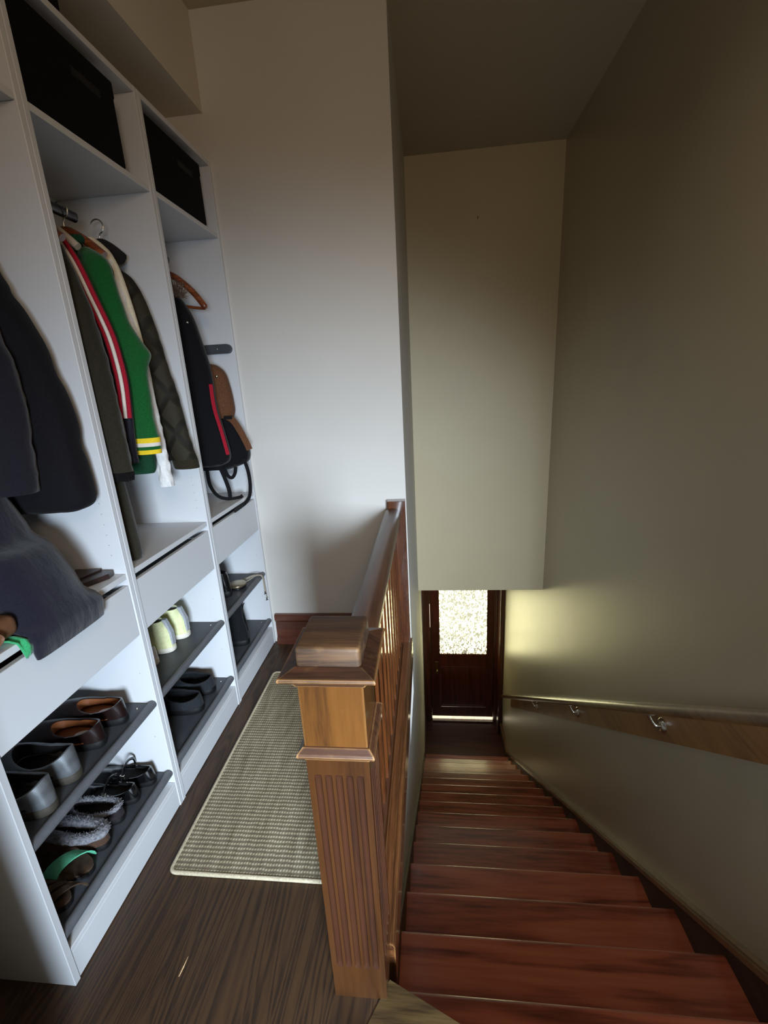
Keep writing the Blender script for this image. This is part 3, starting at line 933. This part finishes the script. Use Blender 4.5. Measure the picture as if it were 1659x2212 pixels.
t = thing('green_jacket', 'bright green varsity jacket with yellow and white striped cuff in the middle cabinet', 'jacket', (-.17, .78, 1.2))
bm = B()
rows = [(1.885, -.205, -.135, .785, .03), (1.855, -.24, -.12, .785, .045), (1.83, -.285, -.075, .785, .05), (1.79, -.31, -.045, .785, .055), (1.70, -.32, -.05, .785, .06), (1.4, -.32, -.045, .785, .065), (1.25, -.32, -.03, .785, .065), (1.175, -.31, -.03, .785, .062), (1.152, -.30, -.04, .785, .055)]
garment(bm, rows, 44, 5.1, .006)
obj('jacket_body', bm, M['dark_green'], t, smooth=True)
bm = B()
sleeve(bm, [(-.115, .775, 1.85, .018), (-.086, .765, 1.81, .044), (-.072, .758, 1.73, .048), (-.058, .755, 1.64, .051), (-.031, .752, 1.572, .058), (-.016, .752, 1.533, .062), (-.026, .752, 1.49, .053), (-.029, .752, 1.40, .049), (-.028, .752, 1.31, .047), (-.025, .752, 1.276, .049)], 6, ysq=.6, seed=8.2, wr=.003)
sl = obj('sleeve', bm, M['green'], t, smooth=True)
zz = 1.277
for (nm, mt, hh) in (('yellow_cuff_stripe', 'yellow', .016), ('white_cuff_stripe', 'white_knit', .012), ('green_cuff_stripe', 'green', .011), ('yellow_cuff_stripe', 'yellow', .014)):
    bm = B()
    fr = (1.277 - zz)
    sleeve(bm, [(-.0255 - fr * .04, .752, zz, .0505 - fr * .03), (-.0258 - fr * .04, .752, zz - hh, .0500 - fr * .03)], 2, ysq=.6, wr=0)
    obj(nm, bm, M[mt], sl, smooth=True)
    zz -= hh
bm = B()
tube(bm, smooth_path([(-.205, .77, 1.868), (-.17, .755, 1.862), (-.13, .75, 1.868), (-.112, .765, 1.872), (-.125, .79, 1.878)]), .009, 10, flat=1.4)
obj('collar', bm, M['dark_green'], t, smooth=True)
hanger(.785, 'brown wooden hanger holding the green jacket', M['hanger_wood'], .11, thick=.014)

t = thing('white_shirt', 'white shirt with cream shoulders hanging behind the green jacket', 'shirt', (-.17, .855, 1.2))
bm = B()
rows = [(1.90, -.20, -.13, .855, .03), (1.878, -.25, -.105, .855, .045), (1.845, -.29, -.08, .855, .05), (1.77, -.31, -.058, .855, .05), (1.6, -.315, -.035, .855, .05), (1.4, -.32, -.03, .855, .05), (1.25, -.32, -.045, .855, .05)]
garment(bm, rows, 40, 3.3, .006)
obj('shirt_body', bm, M['cream'], t, smooth=True)
bm = B()
sleeve(bm, [(-.11, .85, 1.83, .03), (-.092, .845, 1.74, .03), (-.068, .842, 1.6, .03), (-.052, .84, 1.45, .028), (-.042, .84, 1.3, .026), (-.037, .84, 1.21, .021), (-.036, .84, 1.15, .021), (-.036, .84, 1.112, .025), (-.033, .84, 1.092, .022)], 7, ysq=.8, seed=1.9, wr=.007)
obj('sleeve', bm, M['white_cloth'], t, smooth=True)

t = thing('olive_quilted_coat', 'olive quilted coat with diamond stitching, deepest in the middle cabinet', 'coat', (-.17, .945, 1.2))
bm = B()
rows = [(1.90, -.21, -.13, .95, .03), (1.862, -.26, -.155, .95, .04), (1.84, -.28, -.148, .95, .045), (1.80, -.30, -.10, .95, .05), (1.72, -.32, -.08, .95, .055), (1.4, -.32, -.062, .95, .06), (1.2, -.32, -.058, .95, .06), (1.167, -.31, -.068, .95, .055)]
garment(bm, rows, 44, 6.1, .006)
obj('coat_body', bm, M['olive_quilt'], t, smooth=True)
bm = B()
sleeve(bm, [(-.155, .945, 1.835, .018), (-.125, .94, 1.80, .04), (-.095, .935, 1.72, .048), (-.072, .93, 1.60, .052), (-.052, .928, 1.48, .052), (-.033, .927, 1.38, .050), (-.020, .926, 1.28, .047), (-.006, .926, 1.20, .046), (-.0, .926, 1.168, .046)], 7, ysq=.62, seed=5.5)
sl = obj('sleeve', bm, M['olive_quilt'], t, smooth=True)
bm = B()
sleeve(bm, [(-.001, .926, 1.174, .049), (.002, .926, 1.145, .048), (.0035, .926, 1.14, .045)], 3, ysq=.62, wr=.001)
obj('cuff', bm, M['olive'], sl, smooth=True)
t = hanger(.94, 'broad black hanger holding the olive quilted coat', M['hanger_black'], .065, drop=.045, thick=.024)

# far cabinet: parka and backpack
t = thing('black_parka', 'black hooded parka with a red zip and fur trim in the far cabinet', 'coat', (-.17, 1.28, 1.1))
bm = B()
edge = [(1.80, -.108), (1.77, -.084), (1.707, -.055), (1.605, -.032), (1.52, -.017), (1.443, -.013), (1.344, -.013), (1.243, .003), (1.138, .017), (1.10, .0)]
rows = [(1.84, -.21, -.13, 1.275, .05)] + [(z, -.32, x, 1.275, .095) for z, x in edge] + [(1.085, -.30, -.04, 1.275, .06)]
garment(bm, rows, 50, 9.3, .008)
pb = obj('coat_body', bm, M['parka'], t, smooth=True)
bm = B()
loft(bm, [[(x - .006, 1.247, z), (x + .001, 1.247 + .006, z), (x + .0035, 1.262, z), (x - .004, 1.262, z)] for x, z in
          [(p.x, p.z) for p in smooth_path([(.0 + xx, 0, z) for z, xx in edge[5:9]], 6)]])
obj('red_zip', bm, M['red'], pb, smooth=True)
bm = B()
rng = random.Random(4)
for k in range(170):
    f = rng.random()
    a = rng.uniform(0, 2 * pi)
    base = Vector((-.20 + .125 * f, 1.25 + .03 * cos(a), 1.835 + .02 * sin(a) - .03 * f))
    tip = base + Vector((rng.uniform(-.005, .03), rng.uniform(-.025, .012), rng.uniform(-.015, .035)))
    tube(bm, [base, (base + tip) / 2 + Vector((0, 0, .004)), tip], [.0028, .0018, .0004], 4)
tube(bm, smooth_path([(-.215, 1.25, 1.80), (-.19, 1.245, 1.838), (-.14, 1.24, 1.836), (-.09, 1.245, 1.805)]), .017, 10)
obj('fur_trim', bm, M['fur'], pb, smooth=True, label='ragged brown fur trim on the hood')
bm = B()
bmesh.ops.create_uvsphere(bm, u_segments=8, v_segments=6, radius=.005, matrix=Matrix.Translation((-.062, 1.232, 1.69)))
obj('snap_button', bm, M['chrome'], pb, smooth=True)
t = thing('clothes_hanger', 'reddish wooden hanger poking out beside the fur trim', 'hanger', (-.17, 1.315, 1.955), 'clothes hangers on the rails')
bm = B()
tube(bm, smooth_path([(-.17, 1.315, 1.90), (-.12, 1.315, 1.875), (-.06, 1.315, 1.82), (-.02, 1.315, 1.765), (-.012, 1.315, 1.75)], 4), [.013] * 14 + [.011, .009, .006], 10)
tube(bm, smooth_path([(-.17, 1.315, 1.90), (-.22, 1.315, 1.875), (-.28, 1.315, 1.80)], 4), .012, 10)
tube(bm, smooth_path([(-.10, 1.315, 1.765), (-.05, 1.315, 1.756), (-.016, 1.315, 1.752)], 4), .006, 8)
obj('hanger_arms', bm, M['hanger_wood'], t, smooth=True)
bm = B(); tube(bm, [(-.17, 1.315, 1.90), (-.17, 1.315, 1.93)] + [(-.17 + .02 * cos(a), 1.315, 1.958 + .02 * sin(a)) for a in [-1.3 + .42 * i for i in range(11)]], .0022, 8)
obj('hook', bm, M['chrome'], t, smooth=True)

t = thing('backpack', 'brown and black backpack hanging behind the parka in the far cabinet', 'backpack', (-.1, 1.42, 1.05))
bm = B()
rows = [(1.535, -.20, -.085, 1.43, .05), (1.525, -.22, -.055, 1.43, .08), (1.49, -.23, -.022, 1.43, .10), (1.42, -.24, -.008, 1.43, .11), (1.36, -.24, -.003, 1.43, .115), (1.315, -.24, -.004, 1.43, .11), (1.28, -.24, -.018, 1.43, .10)]
garment(bm, rows, 30, 2.0, .004)
top = obj('brown_top', bm, M['brown_canvas'], t, smooth=True)
bm = B()
rows = [(1.295, -.24, -.02, 1.43, .10), (1.27, -.25, -.005, 1.43, .13), (1.22, -.26, .022, 1.43, .14), (1.15, -.26, .040, 1.43, .14), (1.10, -.26, .042, 1.43, .14), (1.07, -.25, .02, 1.43, .13), (1.045, -.24, -.05, 1.43, .10)]
garment(bm, rows, 34, 8.0, .006)
body = obj('black_body', bm, M['parka'], t, smooth=True)
def ribbon(path, w=.011, th=.0025):
    bm_ = B()
    P = smooth_path(path, 6)
    rings = []
    for i, p in enumerate(P):
        d = (P[min(i + 1, len(P) - 1)] - P[max(i - 1, 0)]).normalized()
        s = d.cross(Vector((.35, -1, .1))).normalized() * w
        n_ = d.cross(s).normalized() * th
        rings.append([tuple(p + s + n_), tuple(p - s + n_), tuple(p - s - n_), tuple(p + s - n_)])
    loft(bm_, rings)
    return bm_
obj('shoulder_strap', ribbon([(-.03, 1.39, 1.30), (.005, 1.385, 1.275), (.035, 1.38, 1.225), (.06, 1.378, 1.165), (.068, 1.377, 1.14)], .014, .004), M['brown_canvas'], t, label='brown shoulder strap')
obj('buckle', box(B(), -.035, .004, 1.372, 1.385, 1.285, 1.30, .002, 1), M['strap'], t)
obj('webbing_strap', ribbon([(.03, 1.38, 1.10), (.045, 1.378, 1.04), (.047, 1.377, .97), (.036, 1.377, .915), (.012, 1.375, .882), (.008, 1.33, .876), (.008, 1.25, .875)], .008), M['strap'], t)
obj('webbing_strap', ribbon([(-.09, 1.37, 1.07), (-.07, 1.365, 1.01), (-.055, 1.36, .95), (-.056, 1.36, .906)], .009), M['strap'], t)
obj('webbing_strap', ribbon([(-.15, 1.36, 1.06), (-.145, 1.355, .98), (-.11, 1.35, .925), (-.06, 1.36, .907), (-.02, 1.385, .907), (-.01, 1.40, .912)], .008), M['strap'], t)
obj('webbing_strap', ribbon([(-.07, 1.375, 1.055), (-.055, 1.37, 1.02), (-.035, 1.368, 1.01), (-.018, 1.37, 1.03), (-.012, 1.375, 1.06)], .008), M['strap'], t)
bm = B(); bmesh.ops.create_uvsphere(bm, u_segments=8, v_segments=6, radius=.006, matrix=Matrix.Translation((-.04, 1.375, 1.478)))
obj('zip_pull', bm, M['chrome'], top, smooth=True)

# ------------------------------------------------------------------ shoes (heel at local origin, toe towards -x)
def foot(f, L, Wd, toe=.9):
    """outline point for angle f: x from heel (0) to toe (-L)"""
    c_, s_ = cos(f), sin(f)
    x = -L / 2 + L / 2 * math.copysign(abs(c_) ** .9, c_)
    u = -x / L
    w = Wd / 2 * (.80 + .42 * math.exp(-((u - .70) / .24) ** 2) - .10 * math.exp(-((u - .42) / .14) ** 2))
    return x, w * math.copysign(abs(s_) ** .78, s_)

def shoe(name, label, cat, loc, mats, L=.275, Wd=.09, Hh=.075, dip=.022, throat=.072, open_len=.55, open_w=.62, sole=.022, group=None, rotz=0, toe_h=.045, fur=False, n=36, back_lean=.0, shaft=None):
    t = thing(name, label, cat, loc, group, rotz)
    up, so, ins = mats
    A = [2 * pi * k / n for k in range(n)]
    fp = [foot(a, L, Wd) for a in A]
    bm = B()
    cxo = -L / 2
    def ring(sc, z): return [(cxo + (x - cxo) * (1 + (sc - 1) * Wd / L), y * sc, z) for x, y in fp]
    loft(bm, [ring(.97, .0005), ring(1.04, .004), ring(1.05, sole * .7), ring(1.03, sole)])
    obj('outsole', bm, so, t, smooth=True, local=True)
    # collar opening
    oc, ol, ow = -.03 * L - open_len * L / 2, open_len * L / 2, open_w * Wd / 2
    op = []
    for a in A:
        x = oc + ol * cos(a); y = ow * math.copysign(abs(sin(a)) ** .85, sin(a))
        zc = Hh if cos(a) > 0 else throat
        z = zc - dip * (abs(sin(a)) ** 1.5)
        op.append((x + (back_lean if cos(a) > 0 else 0) * cos(a), y, z))
    def blend(s, bulge):
        out = []
        for (x, y), (ox, oy, oz) in zip(fp, op):
            k = s
            toeness = max(0, min(1, (-x / L - .45) / .5))
            zz = sole + (oz - sole) * (1 - (1 - s) ** (1.0 + 1.1 * toeness))
            out.append((x * .985 + (ox - x * .985) * k ** (1.9 - .8 * toeness), y * (1.0 + bulge) + (oy - y * (1 + bulge)) * k ** 1.7, zz))
        return out
    bm = B()
    rings = [ring(1.0, sole * .8)] + [blend(s, .03) for s in (.0, .12, .25, .4, .55, .7, .85, .95, 1.0)]
    if shaft:
        for (z, sx, sy, sh) in shaft:
            rings.append([(oc + (x - oc) * sx + sh, y * sy, z) for x, y, _ in op])
        last = rings[-1]
    else:
        last = op
    th = .004
    rin = [[(oc + (x - oc) * .93, y * .88, z - .001) for x, y, z in last],
           [(oc + (x - oc) * .92, y * .90, max(sole + .006, z * .5)) for x, y, z in last]]
    rings += rin
    loft(bm, rings, True, False)
    u_ = obj('upper', bm, up, t, smooth=True, local=True)
    bm = B()
    low = [(oc - .01 + (x - oc) * .98, y * .98, sole + .004) for x, y, z in op]
    loft(bm, [[(oc + (x - oc) * .925, y * .87, z - .004) for x, y, z in last], [(oc + (x - oc) * .91, y * .86, max(sole + .012, z * .55)) for x, y, z in last], low], False, True)
    obj('lining', bm, ins, t, smooth=True, local=True)
    if fur:
        bm = B()
        P = [(x * 1.0, y * 1.0, z) for x, y, z in op]
        m_ = 10
        R_ = []
        for i, p in enumerate(P):
            q = Vector(P[(i + 1) % n]) - Vector(P[i - 1]); q.normalize()
            s = q.cross(Vector((0, 0, 1))).normalized(); v = Vector((0, 0, 1))
            R_.append([tuple(Vector(p) + (s * cos(2 * pi * k / m_) * fur + v * sin(2 * pi * k / m_) * fur * .8) * (1 + .25 * mnoise.noise(Vector((i * .9, k * .8, 3))))) for k in range(m_)])
        loft(bm, R_ + [R_[0]], False, False)
        rng_ = random.Random(11)
        for k in range(420):
            i = rng_.randrange(n); a = rng_.uniform(-.3, pi + .3)
            p = Vector(P[i]); q = Vector(P[(i + 1) % n]) - Vector(P[i - 1]); q.normalize()
            s = q.cross(Vector((0, 0, 1))).normalized()
            dirv = s * cos(a) + Vector((0, 0, 1)) * sin(a)
            p = p + q * rng_.uniform(-.006, .006) + dirv * fur * .85
            tip = p + dirv * rng_.uniform(.002, .006) + q * rng_.uniform(-.004, .004)
            tube(bm, [p, tip], [.0012, .0004], 3)
        obj('fleece_collar', bm, M['fleece'], t, smooth=True, local=True)
    return t

M['fleece'] = fabric('grey_fleece', '#57575c', '#8b8b91', 120, 1, .8)
M['silver'] = plain('silver_leather', '#9a9fa4', .33, .75, scale=22, noise_amt=.35)
M['black_lining'] = plain('black_lining', '#060607', .9)
M['olive_sole'] = plain('olive_rubber', '#38332a', .6)
M['loafer'] = plain('burgundy_brown_leather', '#190b09', .35, coat=.35)
M['tan_lining'] = plain('tan_leather_lining', '#7a4522', .6)
M['black_sole'] = plain('black_rubber', '#0c0c0d', .5)
M['black_leather'] = plain('black_patent_leather', '#0b0b0d', .22, coat=.6)
M['suede'] = fabric('brown_suede', '#3a2a21', '#4c382c', 200)
M['dark_suede'] = fabric('dark_plum_suede', '#1f1a1d', '#2c2528', 200)
M['felt'] = fabric('black_felt', '#0c0d10', '#15171a', 220)
M['felt_light'] = fabric('charcoal_felt', '#1c1f22', '#26292d', 220)
M['pale_yellow'] = fabric('pale_yellow_suede', '#cfd19c', '#dfe0b2', 90, .9, .4, .3, .8)
M['pale_lining'] = fabric('pale_grey_lining', '#a3a498', '#b4b5a8', 200)
M['grey_canvas'] = fabric('grey_canvas', '#8f9298', '#a4a6aa', 240)
M['off_white'] = plain('off_white_rubber', '#d4cfc0', .6)
M['white_leather'] = plain('white_leather', '#dedede', .5)
M['mint'] = fabric('mint_strap', '#4fa886', '#66bd98', 260)
M['pink_lining'] = plain('white_insole_label', '#b9b5b4', .5)

ZT = .4385
def place_pair(maker, places):
    for a in places: maker(*a)
# silver clogs
for (x, y, lab) in ((-.036, .205, 'silver leather slip-on shoe, the one beside the brown loafers'), (-.026, .112, 'silver leather slip-on shoe, the one nearest the cabinet side panel')):
    shoe('silver_shoe', lab, 'shoe', (x, y, ZT), (M['silver'], M['olive_sole'], M['black_lining']), .275, .097, .098, .030, .096, .60, .93, .026, group='shoes on the near cabinet upper tray')
# brown loafers with tan lining
for (x, y, lab, label_ins) in ((-.048, .318, 'dark brown leather loafer beside the silver shoes, its tan lining showing', False), (-.044, .412, 'dark brown leather loafer next to the cabinet partition, white label inside', True)):
    t = shoe('brown_loafer', lab, 'shoe', (x, y, ZT), (M['loafer'], M['black_sole'], M['tan_lining']), .272, .086, .075, .016, .072, .54, .90, .024, group='shoes on the near cabinet upper tray')
    bm = B()
    rg_ = [(-.062 + .030 * cos(a), .020 * sin(a), .0295) for a in [2 * pi * k / 20 for k in range(20)]]
    loft(bm, [rg_, [(x_, y_, .031) for x_, y_, _ in rg_]])
    obj('insole_label', bm, M['pink_lining'], t, local=True)
ZT2 = .1515
# black strap shoes
for (x, y, lab) in ((-.035, .452, 'black leather strap shoe nearest the partition on the bottom tray'), (-.050, .385, 'black leather strap shoe beside the fleece-lined slippers')):
    t = shoe('strap_shoe', lab, 'shoe', (x, y, ZT2), (M['black_leather'], M['black_sole'], M['black_lining']), .25, .076, .062, .02, .04, .6, .74, .02, group='black strap shoes')
    bm = B()
    tube(bm, smooth_path([(-.09, -.036, .042), (-.085, -.026, .072), (-.085, 0, .085), (-.085, .026, .072), (-.09, .036, .042)]), .005, 8, flat=.5)
    s_ = obj('ankle_strap', bm, M['black_leather'], t, smooth=True, local=True)
    bm = B(); box(bm, -.094, -.078, -.037, -.031, .05, .062, .001, 1)
    obj('strap_buckle', bm, M['chrome'], s_, local=True)
# fleece-lined slippers
shoe('fleece_slipper', 'dark suede slipper with a thin grey fleece edge on the bottom tray', 'slipper', (-.055, .317, ZT2), (M['dark_suede'], M['black_sole'], M['dark_suede']), .255, .082, .055, .01, .052, .62, .74, .02, group='fleece-lined slippers', fur=.0075)
shoe('fleece_slipper', 'brown suede slipper with a thick grey fleece collar on the bottom tray', 'slipper', (-.045, .238, ZT2), (M['suede'], M['black_sole'], M['black_lining']), .26, .084, .058, .008, .060, .70, .62, .02, group='fleece-lined slippers', fur=.016)

def sandal(label, loc, strap_mat, n_straps, bed, rotz=0):
    t = thing('strap_sandal', label, 'sandal', loc, 'open sandals on the bottom tray', rotz)
    L, Wd = .25, .078
    A = [2 * pi * k / 36 for k in range(36)]
    fp = [foot(a, L, Wd) for a in A]
    bm = B(); loft(bm, [[(x, y, .0005) for x, y in fp], [(x, y, .014) for x, y in fp]])
    obj('outsole', bm, M['black_sole'], t, local=True)
    bm = B(); loft(bm, [[(x * .985 - .002, y * .96, .0142) for x, y in fp], [(x * .985 - .002, y * .95, .021) for x, y in fp]])
    obj('footbed', bm, bed, t, local=True)
    for i in range(n_straps):
        xs = -.125 - i * (.105 / max(1, n_straps - 1)) if n_straps > 1 else -.18
        w = .012 if n_straps > 1 else .023
        bm = B()
        rings = []
        for k in range(11):
            a = pi * k / 10
            hw = .041; hz_ = .036
            sk_ = -.65 * hw * cos(a)
            rings.append([(xs - w + sk_, -hw * cos(a), .012 + hz_ * sin(a)), (xs + w + sk_, -hw * cos(a), .012 + hz_ * sin(a)),
                          (xs + w + sk_, -(hw - .003) * cos(a), .012 + (hz_ - .003) * sin(a)), (xs - w + sk_, -(hw - .003) * cos(a), .012 + (hz_ - .003) * sin(a))])
        loft(bm, rings)
        obj('strap', bm, strap_mat, t, smooth=True, local=True)
    return t
M['bed_brown'] = fabric('brown_footbed', '#2c2018', '#4a3728', 60)
M['strap_brown'] = fabric('brown_black_weave', '#1c1712', '#4f3b2b', 45)
sandal('brown sandal with a broad mint green strap on the bottom tray', (-.29, .165, ZT2), M['mint'], 1, M['bed_brown'], pi)
sandal('brown striped sandal with four woven straps, nearest the side panel', (-.29, .084, ZT2), M['strap_brown'], 4, M['bed_brown'], pi)

# middle cabinet upper tray: white shoe and pale yellow high-tops
shoe('white_sneaker', 'white sneaker half hidden by the partition beside the pale yellow high-tops', 'shoe', (-.12, .702, ZT), (M['white_leather'], M['off_white'], M['leather_brown']), .21, .08, .075, .02, .07, .5, .72, .024)
for (x, y, lab) in ((-.105, .795, 'pale yellow suede high-top nearer the white sneaker'), (-.10, .895, 'pale yellow suede high-top farther from the white sneaker')):
    t = shoe('high_top_shoe', lab, 'shoe', (x, y, ZT), (M['pale_yellow'], M['off_white'], M['pale_lining']), .22, .094, .095, .006, .10, .52, .74, .022, group='pale yellow high-top shoes',
             shaft=[(.108, .93, .93, -.004), (.122, .84, .82, -.010), (.130, .80, .76, -.014)])
    bm = B()
    loft(bm, [[(.002, -.010, .03), (.002, .010, .03), (-.004, .012, .03), (-.004, -.012, .03)], [(.003, -.010, .08), (.003, .010, .08), (-.005, .012, .08), (-.005, -.012, .08)], [(-.014, -.007, .136), (-.014, .007, .136), (-.028, .008, .136), (-.028, -.008, .136)]])
    obj('heel_tab', bm, M['grey_canvas'], t, local=True)
# black felt clogs
for (x, y, lab) in ((-.04, .80, 'black felt clog in front on the middle cabinet bottom tray'), (-.045, .915, 'black felt clog behind, next to the far partition')):
    shoe('felt_clog', lab, 'shoe', (x, y, ZT2), (M['felt_light'], M['black_sole'], M['felt']), .28, .108, .075, .012, .078, .52, .78, .026, group='black felt clogs')

# far cabinet: glossy shoe, tin, cord; ankle boots
shoe('glossy_shoe', 'glossy black shoe on the upper tray of the far cabinet', 'shoe', (-.075, 1.258, ZT), (M['black_leather'], M['black_sole'], M['black_lining']), .24, .085, .11, .02, .09, .5, .72, .03,
     shaft=[(.125, .95, .95, -.004)])
t = thing('round_tin', 'small round gold-rimmed tin on the upper tray of the far cabinet', 'tin', (-.085, 1.352, ZT))
def disc(bm, cx_, cy_, prof, n=28):
    loft(bm, [[(cx_ + r * cos(2 * pi * k / n), cy_ + r * sin(2 * pi * k / n), z) for k in range(n)] for r, z in prof])
bm = B(); disc(bm, 0, 0, [(.040, .0005), (.043, .003), (.043, .014), (.041, .0145)])
tb = obj('tin_body', bm, M['black_leather'], t, smooth=True, local=True)
bm = B(); disc(bm, 0, 0, [(.0445, .013), (.0455, .016), (.0445, .021), (.040, .023)])
obj('tin_lid', bm, plain('champagne_metal', '#a8977a', .28, .9), t, smooth=True, local=True)
t = thing('drawstring_cord', 'pale cords with metal tips hanging over the tray edge in the far cabinet', 'cord', (-.03, 1.44, .44))
mc = plain('pale_cord', '#a39a88', .5)
for j, (pts_) in enumerate((
        [(-.10, 1.40, .442), (-.07, 1.43, .446), (-.035, 1.455, .454), (-.008, 1.468, .452), (.004, 1.472, .435), (.005, 1.474, .40), (.004, 1.475, .365), (.004, 1.476, .352)],
        [(-.12, 1.41, .442), (-.08, 1.44, .446), (-.04, 1.462, .455), (-.006, 1.474, .451), (.005, 1.477, .43), (.006, 1.479, .385), (.007, 1.482, .34), (.006, 1.484, .312)],
        [(-.07, 1.38, .447), (-.05, 1.42, .447), (-.028, 1.45, .455), (-.006, 1.464, .453), (.005, 1.467, .435), (.006, 1.469, .40), (.005, 1.470, .37)])):
    bm = B(); tube(bm, smooth_path(pts_, 5), .0022, 8)
    s_ = obj('cord_strand', bm, mc, t, smooth=True)
    if j < 2:
        e_ = pts_[-1]
        bm = B(); tube(bm, [e_, (e_[0], e_[1], e_[2] - .014)], [.003, .003], 8); tube(bm, [(e_[0] - .006, e_[1] - .004, e_[2] - .015), (e_[0] + .006, e_[1] + .004, e_[2] - .015)], .002, 6)
        obj('cord_tip', bm, M['steel'], s_, smooth=True)
for (x, y, lab, hh) in ((-.036, 1.285, 'black ankle boot with pull loops, in front on the bottom tray of the far cabinet', .228), (-.09, 1.395, 'black ankle boot behind its mate on the bottom tray of the far cabinet', .15)):
    t = shoe('ankle_boot', lab, 'boot', (x, y, ZT2), (M['felt'], M['black_sole'], M['black_lining']), .24, .09, .10, .0, .12, .52, .78, .03, group='black ankle boots',
             shaft=[(.125, .9, .92, 0), (hh * .75, .86, .9, .0), (hh, .9, .95, .0)])
    for sgn in (1,):
        bm = B()
        tube(bm, smooth_path([(-.012, -.006, hh - .012), (-.004, -.006, hh + .012), (.004, 0, hh + .022), (-.004, .006, hh + .012), (-.012, .006, hh - .012)]), .0025, 8)
        obj('pull_loop', bm, M['strap'], t, smooth=True, local=True)

# ------------------------------------------------------------------ camera
cam = bpy.data.cameras.new('camera')
co = bpy.data.objects.new('camera', cam); link(co)
a_, b_, c_ = -.1082, .2836, -.0545
f = Vector((sin(a_) * cos(b_), cos(a_) * cos(b_), -sin(b_)))
r = Vector((cos(a_), -sin(a_), 0))
u = r.cross(f)
r2 = cos(c_) * r + sin(c_) * u
u2 = -sin(c_) * r + cos(c_) * u
m = Matrix((r2, u2, -f)).transposed().to_4x4()
m.translation = Vector((.9115, -.6521, 1.4111))
co.matrix_world = m
cam.sensor_fit = 'HORIZONTAL'
cam.sensor_width = 36
cam.lens = 958.0823 / 1659 * 36
cam.clip_start = .02
S.camera = co

# ------------------------------------------------------------------ light
def area(name, loc, target, sx, sy, power, col, spread=180):
    l = bpy.data.lights.new(name, 'AREA')
    l.shape = 'RECTANGLE'; l.size = sx; l.size_y = sy
    l.energy = power; l.color = col; l.spread = radians(spread)
    o = bpy.data.objects.new(name, l); link(o)
    o.location = loc
    d = Vector(target) - Vector(loc)
    o.rotation_euler = d.to_track_quat('-Z', 'Y').to_euler()
    return o
area('window_light', (1.52, YB + .03, 1.05), (.46, .9, .10), .6, .8, 35, (.71, .85, 1.0), 64)
area('stair_fill', (1.30, -.1, 2.84), (1.30, 1.5, -.6), .5, .5, 5.0, (1.0, .86, .68), 100)  # added fill to brighten the stairwell and treads, no real fixture
area('landing_fill', (1.0, -1.2, 2.8), (.9, -.9, 0), .5, .5, 2.5, (1.0, .86, .70), 150)  # added overhead fill for the landing floor and near treads
area('warm_upper_fill', (1.4, -1.5, 2.3), (.25, 1.0, 2.1), .6, .6, 5.5, (1.0, .74, .52), 120)  # added warm fill, unseen, to tint the upper cabinets and walls
w = bpy.data.worlds.new('world'); S.world = w
w.use_nodes = True
w.node_tree.nodes['Background'].inputs[0].default_value = (.6, .7, .85, 1)
w.node_tree.nodes['Background'].inputs[1].default_value = .3

S.view_settings.view_transform = 'Standard'
S.view_settings.look = 'None'
S.view_settings.exposure = 0
S.view_settings.gamma = 1
S.cycles.use_denoising = True
S.cycles.max_bounces = 10
S.cycles.diffuse_bounces = 6
S.cycles.sample_clamp_indirect = 4
